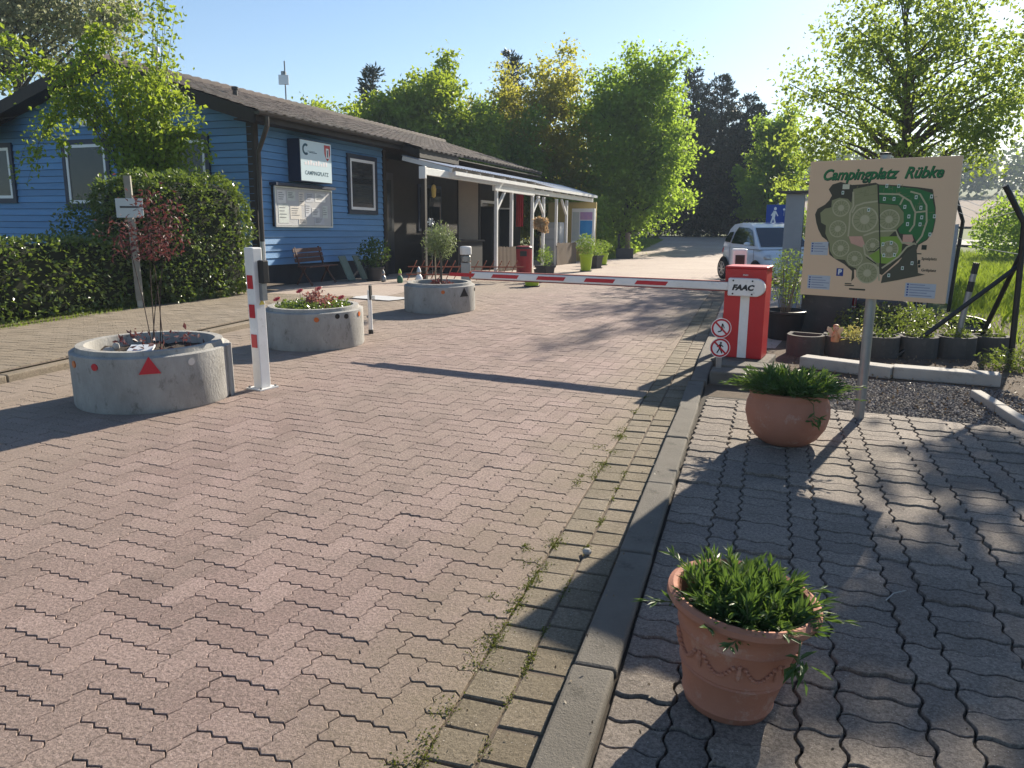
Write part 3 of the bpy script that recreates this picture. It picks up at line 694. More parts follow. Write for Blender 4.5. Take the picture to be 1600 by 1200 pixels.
mb = MB(); mb.bx(5.35, 19.8, PO - .25, PO - .215, 2.74, 2.84); part('front_rail', mb, M_white, pg)
# slatted fence screens
def screen(label, a, b, z0, z1, n, group):
    t = thing('slat_screen', label, 'fence', group=group); t.matrix_world = BM
    ax, ay = a; bx_, by = b
    for k in range(n):
        f = (k + .5) / n; x = ax + (bx_ - ax) * f; y = ay + (by - ay) * f; w_ = math.hypot(bx_ - ax, by - ay) / n * .62
        mb = MB(); mb.box((0, 0, (z0 + z1) / 2 + rng.normal() * .012), (w_, .022, z1 - z0), rz=math.atan2(by - ay, bx_ - ax)); part('slat', mb, M_wood, t, loc=(x, y, 0))
    for z in (z0 + .12, z1 - .14):
        mb = MB(); mb.bar((ax, ay, z), (bx_, by, z), .03, .05); part('rail', mb, M_wood, t, loc=(.02, .03, 0))
screen('slatted timber screen in front of the pergola, left of the red bin', (9.0, PO + .02), (10.6, PO - .1), -.05, .78, 16, 'slat screens')
screen('slatted timber screen at the far pergola posts, right of the red bin', (14.6, PO - .12), (17.2, PO - .12), -.2, .85, 18, 'slat screens')
# things under the pergola
def bthing(name, label, cat, u, off, h, group=None):
    t = thing(name, label, cat, group=group); t.matrix_world = BM @ Matrix.Translation((u, -off, h)); return t
t = bthing('partition', 'beige partition panel under the pergola roof', 'panel', 9.7, .65, .0)
mb = MB(); mb.bx(-.03, .03, -.36, .36, .0, 2.9); part('board', mb, M_beige, t)
mb = MB(); mb.bx(-.05, .05, -.40, -.36, .0, 2.95); mb.bx(-.05, .05, .36, .40, .0, 2.95); part('frame', mb, M_brown, t)
t = bthing('tall_cabinet', 'tall black cabinet standing beside the beige partition', 'cabinet', 10.5, .85, -.2)
mb = MB(); mb.bx(-.3, .3, -.46, .46, .0, 2.28); part('body', mb, M_dark, t, bev=.01); mb = MB(); mb.bx(-.318, -.301, -.43, -.005, .1, 2.2); mb.bx(-.318, -.301, .005, .43, .1, 2.2); part('door', mb, mat('black_panel', (.012, .012, .014), (.018, .018, .02), 2, .4), t)
t = bthing('display_case', 'glass display case behind the first white pergola post', 'case', 12.6, .7, -.2)
mb = MB(); mb.bx(-.02, .02, -.33, -.29, 0, 2.3); mb.bx(-.02, .02, .29, .33, 0, 2.3); mb.bx(-.02, .02, -.29, .29, 2.25, 2.3); mb.bx(-.4, .02, -.33, .33, 0, .55); part('frame', mb, M_upvc, t)
mb = MB(); mb.bx(-.005, .005, -.29, .29, .55, 2.25); part('pane', mb, M_glass, t)
t = bthing('curtain', 'narrow red curtain hanging under the pergola roof', 'curtain', 14.0, .8, 1.45)
mb = MB(); n = 14
for i in range(n + 1):
    for z in (0, .65, 1.3): mb.v.append((.03 * math.sin(i * 1.9), -.16 + .32 * i / n, z))
mb.f = [(3 * i + k, 3 * i + k + 1, 3 * i + k + 4, 3 * i + k + 3) for i in range(n) for k in range(2)]; part('cloth', mb, mat('red_cloth', (.45, .02, .03), (.35, .015, .025), 5, .85), t, smooth=True)
mb = MB(); mb.tube([(0, -.25, 1.31), (0, .25, 1.31)], .012, 6); part('rod', mb, M_grey, t)
t = bthing('chest_freezer', 'grey upright freezer under the far end of the pergola', 'freezer', 16.5, 1.2, -.3)
mb = MB(); mb.bx(-.3, .3, -.5, .3, .05, 1.95); part('body', mb, mat('freezer_grey', (.42, .43, .45), (.38, .39, .41), 2, .4), t, bev=.02)
for z in (.3, .8, 1.3): mb = MB(); mb.bx(-.32, -.301, -.46, .26, z, z + .42); part('drawer', mb, mat('freezer_light', (.5, .51, .53), (.46, .47, .5), 2, .35), t)
t = bthing('advert_board', 'white advertising board with blue poster at the pergola end', 'sign', 18.4, 2.05, -.2)
mb = MB(); mb.bx(-.12, .12, -.5, .5, .85, 2.45); part('body', mb, M_upvc, t, bev=.02)
mb = MB(); mb.bx(-.127, -.121, -.42, .12, 1.2, 1.95); part('blue_poster', mb, mat('poster_blue', (.02, .18, .55), (.03, .30, .65), 3, .4), t)
mb = MB(); mb.bx(-.127, -.121, -.42, .12, 1.98, 2.3); part('purple_header', mb, mat('poster_purple', (.35, .22, .5), (.5, .3, .45), 5, .4), t)
mb = MB(); mb.bx(-.127, -.121, .16, .46, 1.1, 2.3); part('side_poster', mb, mat('poster_grey', (.42, .47, .5), (.5, .52, .5), 7, .4), t)
mb = MB(); mb.bx(-.04, .04, -.42, -.34, 0, .86); mb.bx(-.04, .04, .34, .42, 0, .86); part('leg', mb, M_grey, t)
t = bthing('end_wall', 'yellow plaster wall at the far end of the pergola', 'wall', 19.5, 1.2, -.4)
mb = MB(); mb.bx(-.06, .06, -1.1, 1.1, 0, 2.95); part('wall', mb, mat('yellow_plaster', (.52, .40, .16), (.46, .35, .14), 2, .9, .3, 60), t)
t = bthing('hanging_lamp', 'small yellow lantern hanging at the entrance', 'lamp', 6.5, 1.0, 2.4)
mb = MB(); mb.lathe([(.01, -.2), (.06, -.16), (.075, .05), (.05, .15), (.01, .18)], 12); part('shade', mb, mat('yellow_shade', (.6, .42, .12), (.5, .35, .1), 3, .6), t, smooth=True); mb = MB(); mb.tube([(0, 0, .18), (0, 0, .8)], .005, 5); part('cord', mb, M_dark, t)
t = bthing('bar_counter', 'dark timber counter under the pergola by the entrance', 'counter', 8.2, 1.1, -.2)
mb = MB(); mb.bx(-.9, .9, -.3, .3, 0, 1.15); part('body', mb, M_dark, t); mb = MB(); mb.bx(-.95, .95, -.36, .36, 1.152, 1.2); part('top', mb, M_brown, t, bev=.006)
# ---------------------------------------------------------------- street objects
M_refl = mat('reflector_red', (.50, .012, .03), (.42, .01, .025), 3, .3)
M_orange = mat('reflector_orange', (.55, .13, .02), (.45, .1, .02), 3, .3)
M_black = mat('black_plastic', (.015, .015, .016), (.022, .022, .023), 6, .5)
M_soil = mat('soil', (.045, .032, .022), (.025, .018, .013), 14, 1, 1.0, 60)
M_steelw = mat('white_steel', (.78, .77, .76), (.68, .67, .65), 3, .4, .05, 60, wear=(.36, .32, .26), wear_amt=.5)
M_terra = mat('terracotta', (.42, .18, .115), (.33, .135, .085), 2.5, .8, .3, 90, wear=(.50, .37, .30), wear_amt=.75)
# concrete ring planters
def ring_planter(label, x, y, r, h, refl, rim=True):
    t = thing('ring_planter', label, 'planter', (x, y, 0), group='concrete ring planters')
    prof = [(r - .01, 0), (r, .02), (r, h - .05), (r - .012, h - .042), (r - .045, h - .04), (r - .055, h), (r - .12, h), (r - .125, h - .01), (r - .13, h - .16), (r - .13, .05)]
    mb = MB(); mb.lathe(prof, 72); part('ring', mb, M_conc, t, smooth=True)
    mb = MB(); n = 40; rr = r - .128
    mb.v = [(0, 0, h - .09)]
    for q in (.5, 1):
        for k in range(n): a = 2 * math.pi * k / n; mb.v.append((rr * q * math.cos(a), rr * q * math.sin(a), h - .10 + rng.normal() * .012))
    mb.f = [(0, 1 + k, 1 + (k + 1) % n) for k in range(n)] + [(1 + k, 1 + n + k, 1 + n + (k + 1) % n, 1 + (k + 1) % n) for k in range(n)]
    part('soil', mb, M_soil, t, smooth=True)
    for kind, ang, z in refl:
        a = R(ang); c, s = math.cos(a), math.sin(a)
        fr = lambda u, v, w: ((r + w) * c - u * s, (r + w) * s + u * c, z + v)
        if kind == 'tri':
            mb = MB(); mb.prism([(-.085, -.06), (.085, -.06), (.0, .085)], -.006, .008, fr); part('warning_triangle', mb, M_refl if label.startswith('large') else M_brown, t)
        else:
            mb = MB(); rr = .03; n = 14; mb.prism([(rr * math.cos(6.2832 * k / n), rr * math.sin(6.2832 * k / n)) for k in range(n)], -.004, .008, fr)
            part('reflector', mb, {'r': M_refl, 'o': M_orange, 'w': M_silver, 'k': M_brown}[kind], t)
    return t
def viewang(x, y): return math.degrees(math.atan2(-y, -x))
va = viewang(-5.13, 5.54)
p1 = ring_planter('large concrete ring planter with the red-leaved shrub', -5.126, 5.538, .657, .517, [('tri', va - 3, .40), ('r', va - 42, .40), ('o', va - 66, .40), ('w', va + 26, .405)])
mb = MB(); n = 6
for k in range(n + 1):
    a = R(va + 66 + k * 2.6)
    for rr, z in ((.672, 0), (.672, .47), (.60, .475), (.60, .52), (.53, .52)): mb.v.append((rr * math.cos(a), rr * math.sin(a), z))
mb.f = [(5 * k + q, 5 * k + q + 1, 5 * k + q + 6, 5 * k + q + 5) for k in range(n) for q in range(4)] + [(0, 1, 2, 3, 4), tuple(5 * n + q for q in range(5))]
part('overlap_lip', mb, M_conc, p1)
va2 = viewang(-5.296, 8.516)
ring_planter('concrete ring planter with red flowers beside the white barrier post', -5.296, 8.516, .611, .50, [('o', va2 + 2, .385), ('k', va2 + 38, .40), ('k', va2 + 26, .41), ('o', va2 + 62, .40)])
va3 = viewang(-5.118, 12.199)
ring_planter('concrete ring planter with the small olive tree', -5.118, 12.199, .602, .48, [('tri', va3 + 42, .33), ('k', va3 + 78, .36), ('o', va3 + 5, .36)])
# white locking post for the barrier
t = thing('barrier_post', 'white square steel post with red reflectors beside the large planter', 'post', (-4.42, 6.13, 0), R(76))
mb = MB(); mb.bx(-.055, .055, -.055, .055, .01, 1.30); part('column', mb, M_steelw, t, bev=.006)
mb = MB(); mb.bx(-.11, .11, -.10, .10, .0, .012); pl = part('base_plate', mb, M_steelw, t)
for sx in (-1, 1):
    for sy in (-1, 1): mb = MB(); mb.lathe([(.011, .012), (.011, .028), (.004, .03)], 6, (sx * .088, sy * .078, 0)); part('bolt', mb, M_grey, pl)
mb = MB(); mb.bx(-.056, .058, -.058, .06, 1.02, 1.325); part('head_box', mb, M_steelw, t, bev=.012)
mb = MB(); mb.bx(-.01, .06, -.13, -.058, 1.0, 1.21); part('side_housing', mb, M_black, t, bev=.008)
mb = MB(); mb.bx(-.005, .05, -.10, -.056, .84, .998); part('lock_bracket', mb, M_grey, t)
for z in (1.20, 1.12): mb = MB(); mb.tube([(.02, -.058, z), (.02, -.066, z)], .012, 10); part('lock', mb, M_black, t)
for z in (.95, .68, .40): mb = MB(); mb.bx(-.0605, -.0555, -.036, .036, z, z + .125); part('red_reflector', mb, M_refl, t)
mb = MB(); mb.prism([(-.032, 0), (.032, 0), (0, .055)], -.0585, -.0555, lambda a, b, c: (a + .015, c, b + .80)); part('warning_sticker', mb, mat('sticker_yellow', (.55, .47, .10), (.5, .42, .08), 3, .5), t)
# short white marker tube
t = thing('marker_post', 'short white marker tube with black cap beside the flower planter', 'post', (-5.0, 9.45, 0), 0)
mb = MB(); mb.tube([(0, 0, .03), (0, 0, .6)], .028, 14); part('tube', mb, M_steelw, t, smooth=True)
mb = MB(); mb.lathe([(.034, 0), (.034, .05), (.029, .06)], 14); part('foot', mb, M_black, t)
mb = MB(); mb.box((.018, -.004, .57), (.022, .06, .2), rx=.05); part('black_clip', mb, M_black, t, bev=.005); mb = MB(); mb.box((.05, 0, .50), (.05, .03, .05)); part('hook', mb, M_silver, t)
# grey bollard light behind the olive planter
t = thing('bollard_light', 'grey bollard light with white head behind the olive planter', 'lamp', (-6.86, 18.06, gz(18.06)), .3)
mb = MB(); mb.bx(-.12, .12, -.07, .07, 0, .5); mb.lathe([(.001, .5), (.115, .52), (.12, .66), (.08, .69), (.001, .70)], 16); part('column', mb, M_grey, t, bev=.01)
mb = MB(); mb.lathe([(.14, .70), (.145, .72), (.145, .88), (.12, .9), (.001, .905)], 20); part('head', mb, M_steelw, t, smooth=True)
# barrier machine and arm
BA = R(-10.2)
t = thing('barrier_machine', 'red barrier cabinet with white arm clamp at the road edge', 'barrier', (-.06, 8.80, 0), BA)
mb = MB(); mb.bx(-.215, .215, -.17, .17, .085, 1.045); part('cabinet', mb, M_red, t, bev=.008)
mb = MB(); mb.bx(-.222, .222, -.178, .178, 1.048, 1.075); part('lid', mb, M_red, t, bev=.01)
mb = MB(); mb.bx(-.215, .215, -.176, .17, 1.0, 1.046); part('lid_lower', mb, M_red, t)
mb = MB(); mb.bx(-.04, .055, -.176, -.171, .09, .80); part('white_stripe', mb, M_steelw, t)
mb = MB(); pr = [(-.165, .765), (.125, .765)] + [(.125 + .095 * math.sin(a), .86 - .095 * math.cos(a)) for a in np.linspace(.2, math.pi - .2, 9)] + [(.125, .955), (-.165, .955)]
mb.prism(pr, -.255, -.177, lambda a, b, c: (a, c, b)); clampp = part('arm_clamp', mb, M_steelw, t, bev=.012)
for x, z in ((-.11, .93), (.09, .93), (-.11, .79), (.09, .79)): mb = MB(); mb.tube([(x, -.252, z), (x, -.262, z)], .009, 8); part('bolt', mb, M_black, clampp)
text('lettering', 'FAAC', .078, M_black, clampp, Matrix.Translation((-.01, -.2565, .855)) @ Matrix.Rotation(R(90), 4, 'X'), bold=.0048, shear=.25, width=1.12)
text('lettering', 'FAAC', .022, M_steelw, t, Matrix.Translation((.0, -.1775, .985)) @ Matrix.Rotation(R(90), 4, 'X'), bold=.0005, width=1.0)
mb = MB(); mb.bx(-.245, -.216, -.06, .06, .42, .55); part('lock_box', mb, M_black, t, bev=.006)
AZ = .865; X0, X1 = -.16, -3.36; dz = .03
mb = MB(); mb.bx(X1, X0, -.245, -.19, AZ - .045, AZ + .045); t2 = part('barrier_arm', mb, M_steelw, t, bev=.014, label='long white arm with red stripes')
mb = MB(); mb.bx(X1, X0 - .02, -.242, -.193, AZ + .046, AZ + .054); mb.bx(X1, X0 - .02, -.242, -.193, AZ - .055, AZ - .046); part('rubber_edge', mb, mat('edge_red', (.30, .06, .05), (.2, .04, .035), 6, .6), t2)
for k in range(5):
    xa = -.85 - k * .62; mb = MB(); mb.prism([(xa, -.022), (xa - .36, -.022), (xa - .33, .022), (xa + .03, .022)], -.2485, -.2455, lambda a, b, c: (a, c, AZ + b)); part('red_stripe', mb, M_refl, t2)
mb = MB(); mb.bx(X1 - .03, X1 - .001, -.246, -.189, AZ - .046, AZ + .046); part('end_cap', mb, M_orange, t2, bev=.01)
# concrete footings
f1 = thing('barrier_footing', 'dark concrete footing under the red barrier cabinet', 'footing', (-.06, 8.78, 0), BA)
mb = MB(); mb.bx(-.30, .30, -.28, .30, -.1, .08); part('slab', mb, M_kerb, f1, bev=.015)
f2 = thing('concrete_block', 'dark concrete blocks at the foot of the prohibition signs', 'block', (-.05, 7.72, 0), R(-3))
mb = MB(); mb.bx(-.30, .32, -.16, .10, -.05, .13); part('block', mb, M_kerb, f2, bev=.015); mb = MB(); mb.bx(-.26, .42, .11, .38, -.05, .15); part('block', mb, M_kerb, f2, bev=.015)
# prohibition signs
ps = thing('prohibition_signs', 'two round red-ringed prohibition signs on a short grey post', 'sign', (-.285, 7.78, .13), R(12))
mb = MB(); mb.box((0, 0, .2), (.05, .03, .52)); part('post', mb, M_grey, ps)
for z, kind in ((.40, 'feet'), (.205, 'walker')):
    n = 32; S = .098
    mb = MB(); mb.prism([(S * math.cos(6.2832 * k / n), S * math.sin(6.2832 * k / n)) for k in range(n)], -.024, -.018, lambda a, b, c: (a, c, b + z)); dsk = part('disc', mb, M_upvc, ps)
    mb = MB()
    for k in range(n):
        a = 6.2832 * k / n; c_, s_ = math.cos(a), math.sin(a); mb.v += [(S * .94 * c_, -.0248, z + S * .94 * s_), (S * .76 * c_, -.0248, z + S * .76 * s_)]
    mb.f = [(2 * k, 2 * ((k + 1) % n), 2 * ((k + 1) % n) + 1, 2 * k + 1) for k in range(n)]; part('red_ring', mb, M_refl, dsk)
    mb = MB(); mb.bar((-.055, -.0258, z + .058), (.055, -.0258, z - .058), .0016, .017); part('red_slash', mb, M_refl, dsk)
    mb = MB()
    if kind == 'walker':
        mb.ball((.006, -.0246, z + .048), (.011, .001, .011), 10, 6)
        for a, b, w_ in (((.004, .036), (-.003, -.008), .024), ((-.004, .032), (-.03, .008), .009), ((.01, .032), (.03, .008), .009), ((-.003, -.005), (-.028, -.052), .012), ((-.001, -.005), (.022, -.055), .012)):
            mb.bar((a[0], -.0247, z + a[1]), (b[0], -.0247, z + b[1]), .0012, w_)
    else:
        for a, b, w_ in (((.012, .045), (.0, -.03), .014), ((.0, -.03), (-.03, -.036), .012), ((.012, .045), (.03, .0), .008), ((-.02, .01), (.02, .0), .006)):
            mb.bar((a[0], -.0247, z + a[1]), (b[0], -.0247, z + b[1]), .0012, w_)
    part('pictogram', mb, M_black, dsk)
# white intercom head behind the cabinet
ic = thing('card_reader', 'white card reader head on a dark post behind the red cabinet', 'intercom', (-.19, 9.55, 0), R(8))
mb = MB(); mb.bx(-.035, .035, -.035, .035, -.05, 1.06); part('post', mb, M_black, ic); mb = MB(); mb.bx(-.085, .085, -.07, .07, 1.0, 1.22); part('head', mb, M_steelw, ic, bev=.02); mb = MB(); mb.bx(-.05, .055, -.08, -.0705, 1.03, 1.15); part('screen', mb, M_black, ic)

# site map sign
sg = thing('map_sign', 'large beige site map board reading Campingplatz on a grey pole', 'sign', (.852, 6.488, 0), R(-23.2))
mb = MB(); mb.tube([(0, .06, -.05), (0, .06, 2.06)], .038, 18); part('pole', mb, M_grey, sg, smooth=True)
mb = MB(); mb.lathe([(.041, 2.06), (.041, 2.075), (.001, 2.08)], 18, (0, .06, 0)); part('pole_cap', mb, M_black, sg)
M_board = mat('board_beige', (.70, .47, .30), (.66, .44, .28), 1.2, .5)
mb = MB(); mb.bx(-.528, .528, -.012, .012, .991, 2.029); part('panel', mb, M_board, sg, bev=.003)
for z in (1.2, 1.85): mb = MB(); mb.box((0, .035, z), (.12, .04, .05)); part('clamp', mb, M_black, sg)
mi = lambda n_, c: mat('ink_' + n_, c, tuple(x * .92 for x in c), 20, .55)
INK = dict(border=mi('border', (.055, .048, .03)), olive=mi('olive', (.27, .255, .125)), green=mi('green', (.028, .15, .04)), lime=mi('lime', (.22, .33, .045)), meadow=mi('meadow', (.24, .24, .11)), dark=mi('dark', (.075, .07, .045)), pink1=mi('pink', (.60, .33, .24)), legend1=mi('legend', (.45, .46, .50)), label=mi('lab', (.62, .58, .42)), parking=mi('blue', (.02, .045, .22)))
INK.update(pink2=INK['pink1'], legend2=INK['legend1'], legend3=INK['legend1'])
MAPP = {'border':[(-0.372,0.306),(-0.346,0.342),(-0.285,0.359),(-0.201,0.335),(-0.111,0.339),(-0.032,0.348),(-0.006,0.335),(0.125,0.326),(0.258,0.31),(0.36,0.294),(0.374,0.24),(0.394,0.162),(0.402,0.074),(0.395,-0.005),(0.361,-0.065),(0.309,-0.102),(0.295,-.16),(0.2,-.2),(0.08,-0.333),(0.038,-0.314),(-0.126,-0.302),(-0.119,-0.366),(-0.139,-0.394),(-0.14,-0.313),(-0.203,-0.263),(-0.28,-0.224),(-0.324,-0.193),(-0.338,-0.118),(-0.349,-0.086),(-0.393,-0.055),(-0.425,-0.002),(-0.446,0.051),(-0.461,0.115),(-0.445,0.158),(-0.39,0.19),(-0.361,0.222),(-0.343,0.259)],
 'olive':[(-0.421,0.127),(-0.387,0.159),(-0.34,0.169),(-0.34,0.222),(-0.284,0.241),(-0.221,0.232),(-0.192,0.201),(-0.19,0.273),(-0.188,0.304),(-0.109,0.319),(-0.019,0.335),(0.0,0.196),(0.141,0.181),(0.184,0.131),(0.192,0.061),(0.141,0.0),(0.05,-0.1),(0.053,-0.272),(0.038,-0.314),(0.005,-0.38),(-0.054,-0.399),(-0.105,-0.354),(-0.112,-0.291),(-0.17,-0.272),(-0.201,-0.231),(-0.28,-0.224),(-0.324,-0.161),(-0.329,-0.107),(-0.368,-0.033),(-0.369,0.031),(-0.408,0.052)],
 'green':[(-0.006,0.328),(0.126,0.316),(0.259,0.3),(0.362,0.265),(0.373,0.201),(0.388,0.162),(0.397,0.074),(0.39,0.0),(0.356,-0.06),(0.304,-0.097),(0.269,-0.038),(0.172,-0.02),(0.159,0.01),(0.192,0.061),(0.183,0.141),(0.14,0.186),(0.008,0.201)],
 'lime':[(-0.03,-0.192),(0.04,-0.147),(0.03,-0.049),(0.165,-0.041),(0.199,-0.09),(0.198,-0.162),(0.13,-0.247),(0.07,-0.245),(0.03,-0.241)],
 'meadow':[(0.025,0.181),(0.131,0.181),(0.178,0.141),(0.182,0.061),(0.146,0.0),(0.044,-0.003)],
 'dark':[(0.295,-0.102),(0.327,-0.304),(0.375,-0.314),(0.2,-0.363),(0.078,-0.394),(0.085,-0.338),(0.186,-0.234),(0.235,-0.15)],
 'pink1':[(-0.188,-0.05),(-0.091,-0.047),(-0.064,-0.109),(-0.082,-0.131),(-0.167,-0.102)],'pink2':[(0.197,-0.03),(0.259,-0.028),(0.273,-0.068),(0.249,-0.109),(0.199,-0.09)],
 'legend1':[(-0.472,-0.101),(-0.338,-0.095),(-0.338,-0.199),(-0.472,-0.199)],'legend2':[(-0.476,-0.36),(-0.299,-0.36),(-0.299,-0.468),(-0.476,-0.468)],'legend3':[(0.251,-0.38),(0.457,-0.38),(0.457,-0.485),(0.251,-0.485)],
 'label':[(-0.268,0.341),(-0.217,0.341),(-0.217,0.305),(-0.268,0.305)],'parking':[(-0.257,-0.297),(-0.205,-0.297),(-0.205,-0.356),(-0.257,-0.356)]}
PN = dict(border='map_outline', olive='map_pitches', green='map_green_zone', lime='map_lime_zone', meadow='map_meadow', dark='map_dark_zone', pink1='map_building', pink2='map_building', legend1='legend_panel', legend2='legend_panel', legend3='legend_panel', label='map_label', parking='parking_symbol')
LAY = dict(border=1, olive=2, green=3, lime=3, meadow=4, dark=4, pink1=6, pink2=6, legend1=2, legend2=2, legend3=2, label=5, parking=2)
def on_board(x, z, l): return (x, -.012 - .0004 * l, 1.51 + z)
def inkpoly(nm, poly, l, m_, n=sg): 
    mb = MB(); mb.add([on_board(x, z, l) for x, z in poly], [tuple(range(len(poly)))]); return part(nm, mb, m_, n)
def band(pts, w_):
    a = []; b = []
    for i, p in enumerate(pts):
        q0 = Vector(pts[max(i - 1, 0)]); q1 = Vector(pts[min(i + 1, len(pts) - 1)]); d = (q1 - q0).normalized(); a.append((p[0] - d.y * w_ / 2, p[1] + d.x * w_ / 2)); b.append((p[0] + d.y * w_ / 2, p[1] - d.x * w_ / 2))
    return a, b
for k_, v_ in MAPP.items(): inkpoly(PN[k_], v_, LAY[k_], INK[k_])
M_path = mi('path', (.46, .40, .25)); M_inkw = mi('white', (.7, .7, .66)); M_inkd = mi('darkline', (.03, .032, .02)); M_ring = mi('ring', (.315, .295, .155)); M_seg = mi('segment', (.20, .19, .085))
for x, z, r_ in [(-0.266, 0.164, 0.058), (-0.276, 0.006, 0.058), (-0.241, -0.142, 0.058), (-0.129, -0.217, 0.052), (-0.027, -0.323, 0.071), (-0.083, 0.078, 0.085), (0.089, 0.08, 0.066), (0.113, -0.139, 0.057), (-0.008, -0.113, 0.047)]:
    circ = lambda q: [(x + q * math.cos(6.2832 * k / 24), z + q * math.sin(6.2832 * k / 24)) for k in range(24)]
    inkpoly('map_circle_path', circ(r_ * 1.12), 4.5, M_path); inkpoly('map_circle_field', circ(r_), 5, M_ring)
    mb = MB()
    for k in range(14):
        a = 6.2832 * k / 14; p_ = [(x + r_ * .48 * math.cos(a), z + r_ * .48 * math.sin(a)), (x + r_ * .98 * math.cos(a), z + r_ * .98 * math.sin(a))]; A_, B_ = band(p_, .0035)
        o_ = len(mb.v); mb.v += [on_board(*q, 5.5) for q in (A_[0], A_[1], B_[1], B_[0])]; mb.f.append((o_, o_ + 1, o_ + 2, o_ + 3))
    part('map_pitch_lines', mb, M_seg, sg); inkpoly('map_circle_centre', circ(r_ * .4), 6, M_path)
mb = MB()
for pth in [[(0.001, 0.267), (0.141, 0.261), (0.222, 0.211), (0.264, 0.132), (0.265, 0.042), (0.238, -0.008)], [(0.215, 0.28), (0.282, 0.26), (0.332, 0.182), (0.346, 0.064), (0.325, -0.036), (0.294, -0.087)], [(0.264, 0.132), (0.337, 0.14)], [(0.173, 0.236), (0.154, 0.186)], [(-0.18, 0.128), (-0.155, 0.18), (-0.096, 0.201), (-0.003, 0.213)], [(-0.081, -0.042), (0.005, -0.009), (0.146, 0.0), (0.165, -0.041), (0.199, -0.09), (0.256, -0.089), (0.295, -0.097)], [(-0.186, 0.284), (-0.175, 0.18), (-0.195, 0.128), (-0.191, 0.034), (-0.193, -0.05)], [(0.045, -0.283), (-0.013, -0.212), (-0.056, -0.182), (-0.074, -0.11)], [(0.074, -0.281), (0.182, -0.193), (0.231, -0.12), (0.284, -0.088)], [(0.048, -0.272), (0.064, -0.376)]]:
    A_, B_ = band(pth, .012); o_ = len(mb.v); n = len(A_); mb.v += [on_board(*q, 7) for q in A_] + [on_board(*q, 7) for q in B_]; mb.f += [(o_ + k, o_ + k + 1, o_ + n + k + 1, o_ + n + k) for k in range(n - 1)]
part('map_paths', mb, M_path, sg)
mb = MB()
for pth in [[(-0.009, 0.328), (0.061, -0.25)], [(-0.033, -0.163), (0.011, -0.159), (0.043, -0.126)], [(-0.044, -0.203), (0.031, -0.252)]]:
    A_, B_ = band(pth, .008); o_ = len(mb.v); n = len(A_); mb.v += [on_board(*q, 7.6) for q in A_] + [on_board(*q, 7.6) for q in B_]; mb.f += [(o_ + k, o_ + k + 1, o_ + n + k + 1, o_ + n + k) for k in range(n - 1)]
part('map_hedges', mb, M_inkd, sg)
r8 = random.Random(5)
for x, z in [(0.05, 0.324), (0.132, 0.321), (0.042, 0.229), (0.109, 0.229), (0.189, 0.171), (0.223, 0.102), (0.22, 0.047), (0.258, 0.239), (0.297, 0.165), (0.31, 0.096), (0.304, 0.046), (0.359, 0.243), (0.393, 0.104), (0.377, -0.025), (0.065, -0.103), (0.122, -0.091), (0.079, -0.185), (0.153, -0.179), (0.28, -0.235), (0.218, -0.274), (0.129, -0.332), (-0.061, 0.15), (-0.262, 0.279)]:
    q_ = lambda s_: [(x + a * .009 * s_, z + b * .013 * s_) for a, b in ((-1, -1), (1, -1), (1, 1), (-1, 1))]
    pt_ = inkpoly('plot_tag', q_(1.0), 8, M_inkw); inkpoly('plot_number', q_(.55), 8.6, INK['green'], pt_)
mb = MB()
for k in range(60):      # fine pitch boundaries on the plan
    x, z = r8.choice([(r8.uniform(-.17, -.02), r8.uniform(.22, .31)), (r8.uniform(.03, .24), r8.uniform(.22, .31)), (r8.uniform(.2, .37), r8.uniform(-.02, .25))]); a = r8.choice((0.1, 1.5)); p_ = [(x, z), (x + .03 * math.cos(a), z + .03 * math.sin(a))]
    A_, B_ = band(p_, .0025); o_ = len(mb.v); mb.v += [on_board(*q, 6.4) for q in (A_[0], A_[1], B_[1], B_[0])]; mb.f.append((o_, o_ + 1, o_ + 2, o_ + 3))
part('map_fine_lines', mb, M_seg, sg)
for x0, z0, n_, w_ in ((-.465, -.115, 4, .105), (-.465, -.38, 5, .14), (.262, -.395, 5, .17)):
    mb = MB(); mbi = MB()
    for k in range(n_):
        zz = z0 - k * .0195; o_ = len(mb.v); ww = w_ * (.6 + .4 * ((k * 7) % 5) / 4); mb.v += [on_board(a, b, 3) for a, b in ((x0 + .02, zz), (x0 + .02 + ww, zz), (x0 + .02 + ww, zz + .006), (x0 + .02, zz + .006))]; mb.f.append((o_, o_ + 1, o_ + 2, o_ + 3))
        o_ = len(mbi.v); mbi.v += [on_board(a, b, 3) for a, b in ((x0, zz - .002), (x0 + .012, zz - .002), (x0 + .012, zz + .009), (x0, zz + .009))]; mbi.f.append((o_, o_ + 1, o_ + 2, o_ + 3))
    o = part('legend_lines', mb, mi('legline', (.22, .24, .32)), sg); o['kind'] = 'stuff'; o = part('legend_marks', mbi, INK['parking'], sg); o['kind'] = 'stuff'
BX = lambda x, z, l=9: Matrix.Translation(on_board(x, z, l)) @ Matrix.Rotation(R(90), 4, 'X')
M_tgreen = mi('title', (.012, .16, .045)); M_tshadow = mi('tshadow', (.012, .05, .025))
for wd_, xx in (('Campingplatz', -.165), ('Rübke', .285)):
    text('title_shadow', wd_, .112, M_tshadow, sg, BX(xx + .004, .408, .4), bold=.0042, shear=.34, width=.88, extr=.0002)
    text('title_lettering', wd_, .112, M_tgreen, sg, BX(xx, .412, 1.6), bold=.0018, shear=.34, width=.88, extr=.0002)
text('lettering', 'P', .055, M_inkw, sg, BX(-.231, -.327, 3.4), bold=.002, extr=.0002)
text('lettering', 'Spielplatz', .027, M_inkd, sg, BX(.39, -.20, 3), bold=.0006, extr=.0002); text('lettering', 'Grillplatz', .027, M_inkd, sg, BX(.395, -.283, 3), bold=.0006, extr=.0002)
mb = MB()
